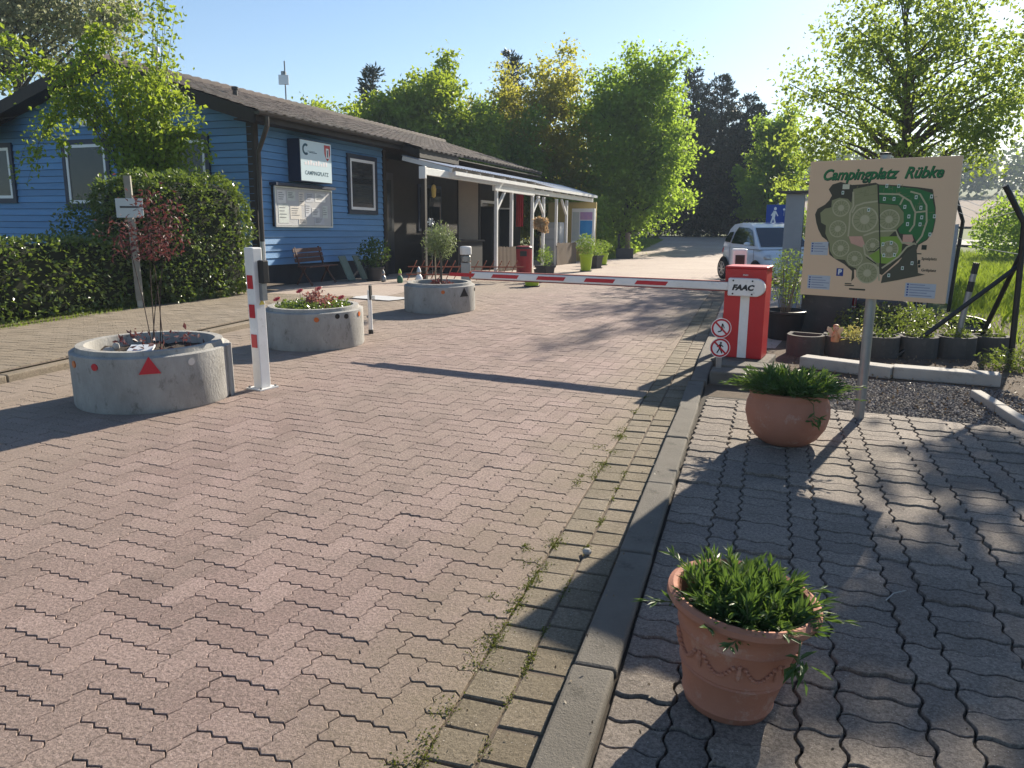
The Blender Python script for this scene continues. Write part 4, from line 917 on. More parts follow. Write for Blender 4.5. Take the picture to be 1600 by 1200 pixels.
for x, z, w_, h_ in ((.348, -.118, .034, .034), (.31, -.165, .05, .008), (.325, -.225, .016, .03), (.33, -.255, .016, .02), (-.09, -.452, .12, .012), (-.15, -.425, .07, .008), (-.16, -.412, .05, .008)): o_ = len(mb.v); mb.v += [on_board(x + a * w_ / 2, z + b * h_ / 2, 3) for a, b in ((-1, -1), (1, -1), (1, 1), (-1, 1))]; mb.f.append((o_, o_ + 1, o_ + 2, o_ + 3))
part('map_pictograms', mb, M_inkd, sg)

# terracotta pots with plants
M_lf = leafmat('oleander_leaf', (.035, .085, .024), (.085, .145, .04), (.055, .11, .035), .24, (.20, .32, .04), 14)
M_stem = mat('stem', (.12, .15, .05), (.10, .11, .05), 8, .7)
def lance_plant(parent, n, r, z0, hmin, hmax, spread, seed, lsize=.085):
    g = np.random.default_rng(seed); P = []; D = []; mb = MB()
    for k in range(n):
        a = g.uniform(0, 6.28); q = r * math.sqrt(g.random()) * .8; p = np.array([q * math.cos(a), q * math.sin(a), z0])
        out = np.array([math.cos(a), math.sin(a), 0]) * spread * (q / r + .35) * g.uniform(.5, 1.3) + np.array([g.normal() * .05, g.normal() * .05, 0]); h = g.uniform(hmin, hmax); pts = []
        for s in np.linspace(0, 1, 6): pts.append(p + out * s * s * .9 + out * s * .3 + np.array([0, 0, h * (s - .42 * s * s * np.linalg.norm(out) / .2)]))
        mb.tube(pts, [.004, .0035, .003, .003, .0025, .002], 5)
        for s in np.linspace(.25, 1.0, 9):
            i = min(int(s * 5), 4); f = s * 5 - i; c = pts[i] * (1 - f) + pts[min(i + 1, 5)] * f; ax = pts[min(i + 1, 5)] - pts[i]; ax = ax / (np.linalg.norm(ax) + 1e-9)
            for w in range(3):
                ph = g.uniform(0, 6.28); d = np.array([math.cos(ph), math.sin(ph), .15]) * (1.1 - .5 * s) + ax * (.5 + .7 * s); P.append(c); D.append(d / np.linalg.norm(d))
    me = leaf_mesh('leaves', np.array(P), lsize, M_lf, g, asp=.2, dirs=np.array(D), dirw=.85, up=.6, fold=.05, droop=.1)
    part('stems', mb, M_stem, parent); link('leaves', me, parent)
np1 = thing('terracotta_pot', 'tapered terracotta pot with moulded bands in the near shade', 'pot', (.0, 2.43, .03)); np1.rotation_euler = (R(1), R(5), 0)
prof = [(r_ * 1.1, z_ * 1.04) for r_, z_ in [(.118, 0), (.128, .008), (.134, .03), (.138, .034), (.135, .045), (.155, .14), (.160, .146), (.156, .152), (.160, .158), (.157, .166), (.176, .27), (.181, .276), (.177, .284), (.181, .31), (.192, .335), (.214, .352), (.224, .366), (.222, .382), (.208, .391), (.195, .386), (.188, .36), (.178, .31), (.175, .30)]]
mb = MB(); mb.lathe(prof, 56); part('pot', mb, M_terra, np1, smooth=True)
mb = MB(); mb.lathe([(.001, .33), (.09, .337), (.195, .327)], 24); part('soil', mb, M_soil, np1)
mb = MB()                # garland relief round the belly
for k in range(9):
    a0 = 6.2832 * k / 9
    for i in range(11):
        f = i / 10; a = a0 + f * .5; z = .245 - .045 * math.sin(math.pi * f); rr = (.1575 + (z - .166) * .178 + .001) * 1.1; mb.ball((rr * math.cos(a), rr * math.sin(a), z), (.009, .009, .007), 6, 4)
    a = a0 + .6; rr = .174
    for dz_, s_ in ((.25, .008), (.232, .012), (.212, .009), (.198, .006)): rr = (.1575 + (dz_ - .166) * .178) * 1.1; mb.ball((rr * math.cos(a), rr * math.sin(a), dz_), (s_, s_, s_ * 1.2), 6, 4)
part('relief', mb, M_terra, np1, smooth=True)
lance_plant(np1, 150, .19, .32, .07, .15, .03, 3, .05)
mb = MB(); mb.tube([(.14, -.12, .39), (.17, -.185, .385), (.172, -.205, .32)], .003, 5); part('hanging_stem', mb, M_stem, np1)
g = np.random.default_rng(8); P = np.array([(.172, -.208, .32)] * 26) + g.normal(size=(26, 3)) * .014; link('hanging_leaves', leaf_mesh('hanging_leaves', P, .06, M_lf, g, asp=.25, droop=.9), np1)
np2 = thing('terracotta_pot', 'round bellied terracotta pot beside the map sign post', 'pot', (.285, 5.66, .03))
prof = [(.13, 0), (.16, .006), (.215, .04), (.265, .10), (.287, .17), (.283, .22), (.265, .262), (.262, .272), (.268, .285), (.262, .302), (.245, .306), (.232, .295), (.23, .26)]; prof = [(r_, z_ * 1.28) for r_, z_ in prof]
mb = MB(); mb.lathe(prof, 56); part('pot', mb, M_terra, np2, smooth=True); mb = MB(); mb.lathe([(.001, .345), (.1, .35), (.24, .338)], 24); part('soil', mb, M_soil, np2)
lance_plant(np2, 230, .25, .335, .09, .20, .12, 11, .056)
mb = MB(); mb.tube([(.1, -.2, .38), (.15, -.26, .35), (.16, -.285, .26)], .003, 5); part('hanging_stem', mb, M_stem, np2); P = np.array([(.16, -.285, .26)] * 16) + g.normal(size=(16, 3)) * .015; link('hanging_leaves', leaf_mesh('hanging_leaves', P, .07, M_lf, g, asp=.25, droop=.6), np2)
# ---------------------------------------------------------------- right side: cage, fence, blocks
M_lfb = leafmat('shrub_leaf', (.06, .11, .025), (.12, .17, .04), (.09, .13, .05), .35, None, 3)
M_fence = mat('fence_black', (.012, .014, .014), (.02, .02, .02), 6, .45)
M_wire = mat('wire_zinc', (.55, .55, .54), (.45, .45, .45), 9, .5, metal=.2)
def simple_plant(parent, n, r, z0, h, m, seed, size, shape='ball', asp=.45, droop=0, nm='leaves'):
    g = np.random.default_rng(seed); q = unit(g.normal(size=(n, 3))) * (g.random((n, 1)) ** (1 / 2.6))
    P = q * np.array([r, r, h / 2]) + np.array([0, 0, z0 + h / 2])
    return link(nm, leaf_mesh(nm, P, size, m, g, asp=asp, droop=droop), parent)
def stems(parent, n, r, z0, h, m, seed, rad=.004, nm='stems'):
    g = np.random.default_rng(seed); mb = MB()
    for k in range(n):
        a = g.uniform(0, 6.28); e = (r * math.cos(a) * g.random(), r * math.sin(a) * g.random(), z0 + h * g.uniform(.6, 1)); mb.tube([(e[0] * .2, e[1] * .2, z0), (e[0] * .6, e[1] * .6, z0 + (e[2] - z0) * .5), e], [rad, rad * .8, rad * .5], 5)
    return part(nm, mb, m, parent)
t = thing('tub_plant', 'large round black tub with a feathery shrub behind the red cabinet', 'pot', (.42, 10.75, 0))
mb = MB(); mb.lathe([(.20, 0), (.205, .02), (.255, .33), (.275, .345), (.275, .375), (.262, .38), (.25, .36), (.24, .3)], 32); part('tub', mb, M_black, t, smooth=True); mb = MB(); mb.lathe([(.001, .335), (.246, .325)], 20); part('soil', mb, M_soil, t)
stems(t, 26, .26, .33, .85, mat('twig', (.20, .155, .10), (.15, .11, .075), 9, .8), 4); simple_plant(t, 900, .27, .42, .78, M_lfb, 5, .05, asp=.3)
# gas bottle cage
cg = thing('gas_bottle_cage', 'wire gas bottle cage with grey side panel behind the map sign', 'cage', (.43, 14.2, 0), R(-14))
M_pan = mat('grey_panel', (.27, .29, .31), (.22, .235, .25), 2.5, .6)
mb = MB(); mb.bx(0, .30, -.03, .02, 0, 1.93); part('side_panel', mb, M_pan, cg); mb = MB(); mb.bx(0, .03, .03, .9, 0, 1.9); part('side_wall', mb, M_pan, cg)
mb = MB(); mb.bx(-.08, 2.3, -.12, 1.0, 1.94, 1.985); part('roof', mb, M_gutt, cg)
mb = MB(); mb.bx(.31, 2.25, .88, .92, 0, 1.9); part('back_wall', mb, M_dark, cg)
mb = MB()
for k in range(40): x = .36 + k * .048; mb.tube([(x, 0, .05), (x, 0, 1.9)], .0035, 4, False)
for z in (.1, .5, .95, 1.4, 1.88): mb.tube([(.31, .005, z), (2.25, .005, z)], .006, 5, False)
part('mesh_front', mb, M_wire, cg)
for x in (1.28, 2.25): mb = MB(); mb.bx(x - .025, x + .025, -.025, .025, 0, 1.93); part('frame_post', mb, M_grey, cg)
M_bott = mat('bottle_red', (.26, .015, .02), (.2, .012, .016), 3, .45); gi = 0
for zz in (.03, .98):
    mb = MB(); mb.bx(.34, 2.2, .1, .86, zz - .025, zz); part('shelf', mb, M_grey, cg)
bm_ = MB(); bm_.lathe([(.10, 0), (.115, .015), (.115, .40), (.09, .46), (.04, .49), (.03, .53), (.055, .535), (.055, .60), (.001, .605)], 18); bmesh_ = bm_.mesh('gas_bottle', M_bott, True)
for zz in (.03, .98):
    for k in range(4):
        o = link('gas_bottle', bmesh_, None, cg.matrix_basis @ Vector((0, 0, 0))); o.matrix_world = Matrix.Translation((.43, 14.2, 0)) @ Matrix.Rotation(R(-14), 4, 'Z') @ Matrix.Translation((.48 + k * .26, .3, zz))
        tag(o, 'dark red gas bottle, %s from the left on the %s cage shelf' % (('first', 'second', 'third', 'fourth')[k], 'lower' if zz < .5 else 'upper'), 'gas bottle', 'gas bottles in the cage')
ys_ = thing('warning_sign', 'yellow sign reading ACHTUNG fixed to the wire cage', 'sign', (.43, 14.2, 0), R(-14))
mb = MB(); mb.bx(.36, .98, -.035, -.022, 1.07, 1.40); part('plate', mb, mat('plate_yellow', (.62, .47, .05), (.56, .42, .04), 3, .5), ys_)
text('lettering', 'ACHTUNG', .115, M_black, ys_, Matrix.Translation((.67, -.036, 1.29)) @ Matrix.Rotation(R(90), 4, 'X'), bold=.002, width=1.0)
mb = MB(); mb.bx(.42, .92, -.037, -.0352, 1.13, 1.155); mb.bx(.42, .85, -.037, -.0352, 1.17, 1.19); part('print_lines', mb, M_black, ys_)
# blue pedestrian sign farther back
t = thing('pedestrian_sign', 'square blue sign with a white walking figure beside the white car', 'sign', (.5, 23.2, gz(23.2)), R(14))
mb = MB(); mb.tube([(0, .02, 0), (0, .02, 2.1)], .03, 10); part('pole', mb, M_grey, t, smooth=True); mb = MB(); mb.bx(-.32, .32, -.02, -.01, 1.42, 2.06); pl = part('plate', mb, mat('sign_blue', (.012, .05, .28), (.015, .06, .3), 3, .4), t)
mb = MB(); mb.ball((-.08, -.022, 1.95), (.04, .002, .045), 10, 6)
for a, b, w_ in (((-.09, 1.89), (-.12, 1.70), .08), ((-.07, 1.88), (.0, 1.75), .03), ((-.11, 1.88), (-.18, 1.76), .03), ((-.11, 1.71), (-.04, 1.50), .045), ((-.13, 1.71), (-.20, 1.50), .045)): mb.bar((a[0], -.0225, a[1]), (b[0], -.0225, b[1]), .003, w_)
mb.ball((.16, -.022, 1.93), (.03, .002, .03), 8, 6); mb.bar((.16, -.0225, 1.9), (.16, -.0225, 1.75), .003, .05); part('walking_figure', mb, M_upvc, pl)
# angled chain link fence posts
def fence_post(label, x, y, h, bend, lean=0):
    t = thing('fence_post', label, 'fence post', (x, y, gz(y)), group='angled black fence posts')
    mb = MB(); mb.tube([(0, 0, -.1), (lean * .5, 0, h * .5), (lean, 0, h), (lean - bend * .5, -.02, h + .2), (lean - bend, -.04, h + .4)], .032, 8); part('pole', mb, M_fence, t, smooth=True)
    return t
fence_post('nearest black fence post with kinked top at the right edge', 2.81, 9.78, 1.52, .24, -.06)
fence_post('black fence post with kinked top just right of the map board', 3.3, 15.2, 1.5, .16, .05)
fence_post('black fence post half hidden behind the map board', 3.8, 20.6, 1.55, .16)
for lab, pts in (('long black stay bracing the nearest fence post', [(1.62, 9.7, .0), (2.85, 9.9, 1.12)]), ('steep black stay beside the nearest fence post', [(2.62, 10.5, .0), (2.80, 9.9, 1.22)]), ('black stay running out of frame from the nearest post', [(2.86, 9.85, 1.05), (3.5, 10.1, 1.45)])):
    mb = MB(); mb.tube(pts, .027, 8); tag(link('fence_stay', mb.mesh('fence_stay', M_fence, True)), lab, 'fence stay')
t = thing('marker_stake', 'short grey stake with black bands in front of the fence', 'stake', (2.35, 10.3, 0)); mb = MB(); mb.tube([(0, 0, 0), (.12, .02, 1.05)], .034, 10); part('stake', mb, M_grey, t, smooth=True)
for z0, z1 in ((.72, .84), (.93, 1.06)): mb = MB(); mb.tube([(.12 * z0 / 1.05, .02 * z0, z0), (.12 * z1 / 1.05, .02 * z1, z1)], .036, 10); part('band', mb, M_black, t)
def chainlink(label, a, b, h, s=.062):
    t = thing('chain_link_panel', label, 'fence', group='chain link panels'); a = Vector(a); b = Vector(b); d = b - a; ln = d.length; u = d / ln; mb = MB()
    k = -h
    while k < ln:
        for sg_ in (1, -1):
            x0, x1 = (k, k + h) if sg_ == 1 else (k + h, k); lo, hi = 0.0, h
            p = [(x0, 0), (x1, h)]
            def cl(p0, p1):
                (xa, za), (xb, zb) = p0, p1
                def at(x): return za + (zb - za) * (x - xa) / (xb - xa)
                for _ in range(2):
                    if xa < 0: za = at(0); xa = 0
                    if xa > ln: za = at(ln); xa = ln
                    xa, za, xb, zb = xb, zb, xa, za
                return (xa, za), (xb, zb)
            if max(x0, x1) <= 0 or min(x0, x1) >= ln: continue
            (xa, za), (xb, zb) = cl(*p)
            if abs(xa - xb) < .01: continue
            mb.tube([a + u * xa + Vector((0, 0, za + .05)), a + u * xb + Vector((0, 0, zb + .05))], .0058, 3, False)
        k += s
    for z in (.05, .05 + h * .5, .05 + h): mb.tube([a + Vector((0, 0, z)), b + Vector((0, 0, z))], .003, 4, False)
    part('wire_mesh', mb, M_wire, t)
chainlink('grey chain link seen edge-on right of the map board', (3.32, 15.3, -.02), (3.8, 20.5, -.16), 1.4)
chainlink('far grey chain link running on behind the map board', (3.8, 20.7, -.17), (4.3, 26.5, -.32), 1.4)
mb = MB()
for k in range(3): mb.tube([(2.81 - .06 - .24 * (k + 1) / 3, 9.76, 1.52 + .4 * (k + 1) / 3), (2.95, 12.5, 1.52 + .1 * k), (3.32 - .16 * (k + 1) / 3, 15.18, 1.5 + .4 * (k + 1) / 3)], .004, 4, False)
tag(link('barbed_wire', mb.mesh('barbed_wire', M_wire)), 'three slack wires between the kinked fence post tops', 'wire')
mb = MB(); mb.tube([(2.81, 9.78, 1.18), (3.05, 12.4, 1.14), (3.32, 15.2, 1.2)], .003, 4, False); tag(link('tension_wire', mb.mesh('tension_wire', M_wire)), 'single thin tension wire across the gap in the fence', 'wire')
# concrete beams and planting blocks
M_beam = mat('pale_beam', (.40, .38, .35), (.30, .285, .26), 2, .9, .4, 80, wear=(.13, .125, .11), wear_amt=.6)
for lab, c, ln, rz in (('pale concrete beam lying behind the round pot', (.98, 8.62, .06), .92, -24), ('pale concrete beam lying right of the sign post', (1.87, 8.42, .06), .93, -9)):
    mb = MB(); mb.box((0, 0, 0), (ln, .20, .12)); o = link('concrete_beam', mb.mesh('concrete_beam', M_beam), None, c, R(rz)); tag(o, lab, 'beam', 'concrete beams'); b = o.modifiers.new('b', 'BEVEL'); b.width = .012; b.segments = 2
M_blk = mat('block_dark', (.095, .09, .085), (.06, .057, .053), 3, .95, .6, 70, wear=(.20, .19, .17), wear_amt=.4)
M_sedum = leafmat('rockery_leaf', (.10, .13, .045), (.19, .19, .06), (.13, .11, .06), .25, None, 4)
blk = [('half-round planting stone nearest the tub plant', .62, 9.55, .24), ('half-round planting stone with the little figure', 1.02, 9.62, .24), ('half-round planting stone behind the sign pole', 1.44, 9.72, .24), ('half-round planting stone in the middle of the row', 1.86, 9.82, .24), ('half-round planting stone under the long fence stay', 2.28, 9.95, .24), ('last half-round planting stone near the fence', 2.7, 10.25, .22)]
for k, (lab, x, y, h) in enumerate(blk):
    t = thing('planting_stone', lab, 'planting stone', (x, y, 0), R(-14 + 5 * k), group='row of planting stones')
    mb = MB(); n = 14; oo = [(-.21 * math.cos(math.pi * q / n), -.19 * math.sin(math.pi * q / n)) for q in range(n + 1)] + [(.21, .17), (-.21, .17)]
    ii = [(x_ * .78, y_ * .74) for x_, y_ in oo]; m_ = len(oo)
    mb.v = [(a, b, 0) for a, b in oo] + [(a, b, h) for a, b in oo] + [(a, b, h) for a, b in ii] + [(a, b, h - .07) for a, b in ii]
    for q in range(m_): q2 = (q + 1) % m_; mb.f += [(q, q2, m_ + q2, m_ + q), (m_ + q, m_ + q2, 2 * m_ + q2, 2 * m_ + q), (2 * m_ + q, 2 * m_ + q2, 3 * m_ + q2, 3 * m_ + q)]
    mb.f.append(tuple(range(3 * m_, 4 * m_))); part('shell', mb, M_blk, t)
    if k in (1, 2, 3, 4, 5): simple_plant(t, 160, .17, h - .06, .16, M_sedum, 40 + k, .04)
for k, (lab, x, y, h, d) in enumerate((('tall dark block wall piece behind the map board', .95, 11.2, .62, .5), ('dark block wall piece behind the row of stones', 1.65, 11.3, .5, .5))):
    mb = MB(); mb.box((0, 0, h / 2), (.62, d * .5, h)); o = link('rockery_block', mb.mesh('rockery_block', M_blk), None, (x, y, 0), R(-10)); tag(o, lab, 'block'); b = o.modifiers.new('b', 'BEVEL'); b.width = .05; b.segments = 3
t = thing('rockery_plant', 'low yellowish rockery plants behind the row of stones', 'plant', (1.75, 10.75, 0)); simple_plant(t, 2200, .75, .02, .5, M_sedum, 60, .05)
t = thing('rockery_plant', 'sparse rockery plants at the foot of the fence stay', 'plant', (2.7, 9.35, 0)); simple_plant(t, 700, .35, -.1, .32, M_sedum, 61, .05)
# low black pots by the fence
for lab, x, y, r_, h, ti in (('small black plastic pot among the rockery plants', 2.15, 11.3, .13, .22, 0), ('wide shallow black pot tipped by the fence', 2.75, 11.6, .26, .18, .25)):
    t = thing('plastic_pot', lab, 'pot', (x, y, .02)); t.rotation_euler = (ti, 0, 0); mb = MB(); mb.lathe([(r_ * .75, 0), (r_, h), (r_ * 1.05, h), (r_ * 1.05, h - .02), (r_ * .9, h - .02), (r_ * .85, h * .6)], 20); part('pot', mb, M_black, t, smooth=True); simple_plant(t, 120, r_ * .8, h - .05, .2, M_lfb, 70 + int(x * 10), .05)
# little garden figure with wings
t = thing('garden_figure', 'small orange winged garden figure on the planting stones', 'figurine', (.92, 9.36, .2), R(10)); t.scale = (.62, .62, .62)
M_fig = mat('figure_orange', (.62, .30, .15), (.55, .25, .12), 4, .6)
mb = MB(); mb.lathe([(.07, 0), (.075, .05), (.06, .12), (.045, .17), (.03, .19), (.028, .2)], 16); mb.tube([(.03, -.03, .15), (.07, -.06, .10), (.05, -.09, .08)], [.018, .015, .012], 8); mb.tube([(-.03, -.03, .15), (-.07, -.06, .10), (-.05, -.09, .08)], [.018, .015, .012], 8)
part('body', mb, M_fig, t, smooth=True); mb = MB(); mb.ball((0, 0, .25), (.055, .052, .056), 16, 10); hd = part('head', mb, mat('figure_skin', (.62, .36, .27), (.56, .31, .22), 4, .6), t, smooth=True)
for e_ in (-.022, .022): mb = MB(); mb.ball((e_, -.049, .255), .006, 8, 6); part('eye', mb, M_black, hd)
mb = MB(); mb.ball((0, .006, .285), (.055, .05, .035), 14, 8); part('cap', mb, M_fig, hd, smooth=True)
for s_ in (-1, 1): mb = MB(); mb.prism([(0, 0), (.05, .09), (.12, .11), (.13, .05), (.08, -.01), (.09, -.06), (.04, -.07)], .035, .042, lambda a, b, c: (s_ * (a + .02), c, b + .16)); part('wing', mb, mat('figure_wing', (.66, .50, .36), (.6, .44, .3), 5, .6), t)
t = thing('flower_clump', 'pale yellow flower clump next to the winged figure', 'plant', (1.12, 9.35, .2)); simple_plant(t, 260, .15, .0, .22, leafmat('pale_flower', (.55, .45, .22), (.25, .28, .08), (.4, .36, .15), .3, (.5, .45, .1), 9), 33, .04)
# border stones of the bed on the right
for k, (x, y, a) in enumerate(((2.0, 7.42, -84), (2.05, 6.85, -85))):
    mb = MB(); mb.box((0, 0, .02), (.56, .09, .12)); o = link('border_stone', mb.mesh('border_stone', M_beam), None, (x, y, 0), R(a)); tag(o, ('far' if k == 0 else 'near') + ' narrow edging stone at the right rim of the gravel', 'edging stone', 'edging stones'); b = o.modifiers.new('b', 'BEVEL'); b.width = .012; b.segments = 2

# ---------------------------------------------------------------- white two-seat car
car = thing('parked_car', 'small white two-seat car parked beyond the barrier', 'car', (.27, 21.8, gz(21.8)), R(-63))
M_car = mat('car_white', (.70, .73, .77), (.66, .69, .73), 2, .22, coat=.6); M_cg = mat('car_glass', (.012, .015, .018), (.02, .024, .028), 2, .03, spec=.9); M_tyre = mat('tyre', (.016, .016, .017), (.022, .022, .022), 8, .8)
stn = [(-1.27, .36, .88, .60), (-1.22, .28, .97, .68), (-1.0, .22, 1.0, .75), (-.5, .2, .98, .775), (.2, .2, .95, .78), (.75, .2, .925, .77), (1.1, .2, .86, .74), (1.3, .24, .76, .68), (1.42, .32, .62, .56)]
mb = MB(); per = 12
for x, zb, zt, hw in stn:
    for (a, b) in ((.86, 0), (.98, .12), (1, .4), (1, .72), (.96, .9), (.86, 1)): mb.v.append((x, -hw * a, zb + (zt - zb) * b))
    for (a, b) in reversed(((.86, 0), (.98, .12), (1, .4), (1, .72), (.96, .9), (.86, 1))): mb.v.append((x, hw * a, zb + (zt - zb) * b))
for i in range(len(stn) - 1):
    for k in range(per): a = i * per + k; b = i * per + (k + 1) % per; mb.f.append((a, a + per, b + per, b))
mb.f += [tuple(range(per)), tuple(reversed(range((len(stn) - 1) * per, len(stn) * per)))]
body = part('body', mb, M_car, car, smooth=True)
cab = [(-1.2, .95, .66), (-1.06, 1.36, .57), (-.86, 1.49, .545), (-.35, 1.545, .55), (.1, 1.51, .55), (.28, 1.44, .56), (.98, .90, .70)]
mb = MB(); 
for x, z, hw in cab: mb.v += [(x, -hw, z), (x, hw, z)]
nb_ = len(cab); mb.f = [(2 * i, 2 * i + 2, 2 * i + 3, 2 * i + 1) for i in range(nb_ - 1)]
o_ = len(mb.v)
for x, hw in ((-1.2, .70), (-.86, .74), (-.35, .76), (.1, .765), (.28, .765), (.98, .735)): mb.v += [(x, -hw, .90), (x, hw, .90)]
mb.f += [(0, o_, o_ + 2, 4, 2), (4, o_ + 2, o_ + 4, 6), (6, o_ + 4, o_ + 6, 8), (8, o_ + 6, o_ + 8, 10), (10, o_ + 8, o_ + 10, 12)]
mb.f += [tuple(reversed([q + 1 for q in f])) for f in mb.f[-5:]]
part('cabin', mb, M_car, car, smooth=False)
def quad_on(nm, pts, m_, par=None): mb = MB(); mb.add(pts, [tuple(range(len(pts)))]); return part(nm, mb, m_, par or car)
quad_on('windscreen', [(.92, -.655, .965), (.92, .655, .965), (.325, .53, 1.425), (.325, -.53, 1.425)], M_cg)
quad_on('rear_screen', [(-1.2, -.6, 1.02), (-1.1, -.53, 1.31), (-1.1, .53, 1.31), (-1.2, .6, 1.02)], M_cg)
for s_ in (-1, 1):
    q = lambda x, z: (x, s_ * (.76 - (z - .9) * .345 + .012), z)
    pts = [q(-.62, 1.0), q(.72, .985), q(.30, 1.36), q(.08, 1.42), q(-.5, 1.43), q(-.60, 1.3)]
    dr = quad_on('side_window', pts if s_ < 0 else pts[::-1], M_cg)
    pts = [q(-.70, 1.02), q(-.70, 1.30), q(-.92, 1.28), q(-1.05, 1.1), q(-1.02, 1.03)]; quad_on('quarter_window', pts if s_ < 0 else pts[::-1], M_cg)
    mb = MB(); mb.ball((.56, s_ * .86, 1.02), (.07, .09, .055), 12, 8); part('wing_mirror', mb, M_car, car, smooth=True)
    mb = MB(); mb.box((-.45, s_ * .783, .84), (.14, .02, .025)); part('door_handle', mb, M_car, car)
    mb = MB(); mb.bar((.78, s_ * .775, .34), (.78, s_ * .772, .9), .006, .006); mb.bar((-.62, s_ * .78, .34), (-.62, s_ * .765, .98), .006, .006); part('door_seam', mb, M_black, car)
    mb = MB(); mb.ball((1.20, s_ * .60, .70), (.16, .11, .1), 14, 8); part('headlight', mb, M_silver, car, smooth=True); mb = MB(); mb.ball((-1.2, s_ * .62, .78), (.06, .09, .11), 12, 8); part('tail_light', mb, M_refl, car, smooth=True)
    for xw in (-.93, .93):
        mb = MB(); n = 20
        for k in range(n + 1): a = math.pi * k / n; mb.v += [(xw + .335 * math.cos(a), s_ * .786, .3 + .335 * math.sin(a)), (xw + .335 * math.cos(a), s_ * .60, .3 + .335 * math.sin(a))]
        cpt = len(mb.v); mb.v += [(xw - .335, s_ * .786, .2), (xw + .335, s_ * .786, .2)]
        mb.f = [tuple([2 * k for k in range(n + 1)] + [cpt, cpt + 1])] ; part('wheel_arch', mb, M_black, car)
        mb = MB(); mb.lathe([(.18, -.085), (.27, -.085), (.295, -.06), (.3, 0), (.295, .06), (.27, .085), (.18, .085)], 28, close=True); wl = part('wheel', mb, M_tyre, car, smooth=True)
        wl.matrix_local = Matrix.Translation((xw, s_ * .745, .3)) @ Matrix.Rotation(R(90), 4, 'X')
        mb = MB(); mb.lathe([(.185, -.05 if s_ > 0 else .05), (.05, -.07 if s_ > 0 else .07), (.001, -.075 if s_ > 0 else .075)], 20); rm = part('rim', mb, M_black, wl)
        zf = -.082 if s_ > 0 else .082
        mb = MB()
        for k in range(8): a = 6.2832 * k / 8; mb.bar((.04 * math.cos(a), .04 * math.sin(a), zf), (.185 * math.cos(a), .185 * math.sin(a), zf), .03, .014)
        mb.lathe([(.05, zf - .006), (.05, zf + .006)], 12); mb.lathe([(.178, zf - .01), (.195, zf - .01), (.195, zf + .01), (.178, zf + .01)], 24, close=True); part('spokes', mb, M_silver, wl)
mb = MB(); mb.bx(1.36, 1.43, -.3, .3, .4, .56); part('grille', mb, M_black, car); mb = MB(); mb.bx(1.43, 1.44, -.24, .24, .36, .46); part('number_plate', mb, M_upvc, car)

# ---------------------------------------------------------------- small things by the hut
M_lime = mat('lime_plastic', (.36, .50, .02), (.32, .45, .018), 3, .4)
M_anth = mat('anthracite_plastic', (.035, .035, .04), (.045, .045, .05), 4, .5)
def tub(name, label, x, y, r_, h, m, square=False, group=None, z=None):
    t = thing(name, label, 'pot', (x, y, gz(y) if z is None else z), R(20), group); mb = MB()
    seg = 4 if square else 24; k_ = 1.35 if square else 1
    mb.lathe([(r_ * .72 * k_, 0), (r_ * .95 * k_, h * .86), (r_ * 1.06 * k_, h * .87), (r_ * 1.08 * k_, h), (r_ * 1.0 * k_, h), (r_ * .9 * k_, h * .9)], seg); part('pot', mb, m, t, smooth=not square)
    mb = MB(); mb.lathe([(.001, h * .9), (r_ * .93 * k_, h * .89)], seg); part('soil', mb, M_soil, t)
    mb = MB(); mb.lathe([(r_ * .85 * k_, -.0), (r_ * .95 * k_, .03), (r_ * .8 * k_, .03)], seg, (0, 0, .002)); part('saucer', mb, M_anth, t); return t
M_lfl = leafmat('pot_leaf', (.09, .16, .03), (.20, .28, .05), (.12, .20, .05), .4, None, 4)
t = tub('plant_pot', 'lime green bowl in front of the red bin', -4.98, 17.45, .21, .30, M_lime); stems(t, 4, .04, .25, .3, M_stem, 90)
t = tub('plant_pot', 'large lime green pot with a leafy plant beside the pergola end', -5.32, 25.1, .22, .56, M_lime); simple_plant(t, 900, .33, .5, .72, M_lfl, 91, .07); stems(t, 10, .2, .5, .5, M_stem, 92)
t = tub('plant_pot', 'square anthracite pot between the two lime green pots', -5.45, 27.4, .2, .46, M_anth, True); simple_plant(t, 250, .25, .4, .35, M_lfl, 93, .07)
t = tub('plant_pot', 'second lime green pot farther down the pavement', -5.75, 30.2, .23, .46, M_lime); simple_plant(t, 420, .4, .4, .6, M_lfl, 94, .08); stems(t, 8, .2, .4, .6, M_stem, 95)
t = tub('plant_pot', 'anthracite pot with bushy herb right of the lime bowl', -5.15, 19.3, .19, .42, M_anth, True); simple_plant(t, 500, .2, .38, .55, M_lfl, 96, .05); stems(t, 8, .12, .38, .4, M_stem, 97)
t = thing('trough_planter', 'dark trough with wooden stump and small plants far down the road', 'planter', (-6.2, 38.4, gz(38.4)), R(8)); mb = MB(); mb.bx(-.42, .42, -.28, .28, 0, .5); part('trough', mb, M_anth, t, bev=.03); mb = MB(); mb.lathe([(.13, .3), (.12, 1.25), (.001, 1.26)], 12, (.12, .05, 0)); part('stump', mb, M_wood, t); simple_plant(t, 300, .4, .45, .5, M_lfl, 98, .08)
mb = MB(); mb.bx(-.36, -.24, -.1, .02, .5, 1.2); part('lantern', mb, M_black, t)
t = thing('waste_bin', 'tall red waste bin in front of the white pergola posts', 'bin', (-6.7, 22.6, gz(22.6)), R(12)); mb = MB(); mb.lathe([(.22, 0), (.235, .05), (.245, .78), (.25, .8), (.22, .84), (.001, .85)], 28); part('body', mb, mat('bin_red', (.30, .015, .025), (.25, .012, .02), 3, .45), t, smooth=True); mb = MB(); mb.bx(-.1, .1, -.265, -.22, .55, .7); part('opening', mb, M_black, t); mb = MB(); mb.lathe([(.252, .76), (.256, .77), (.256, .8), (.252, .81)], 28); part('rim', mb, M_anth, t)
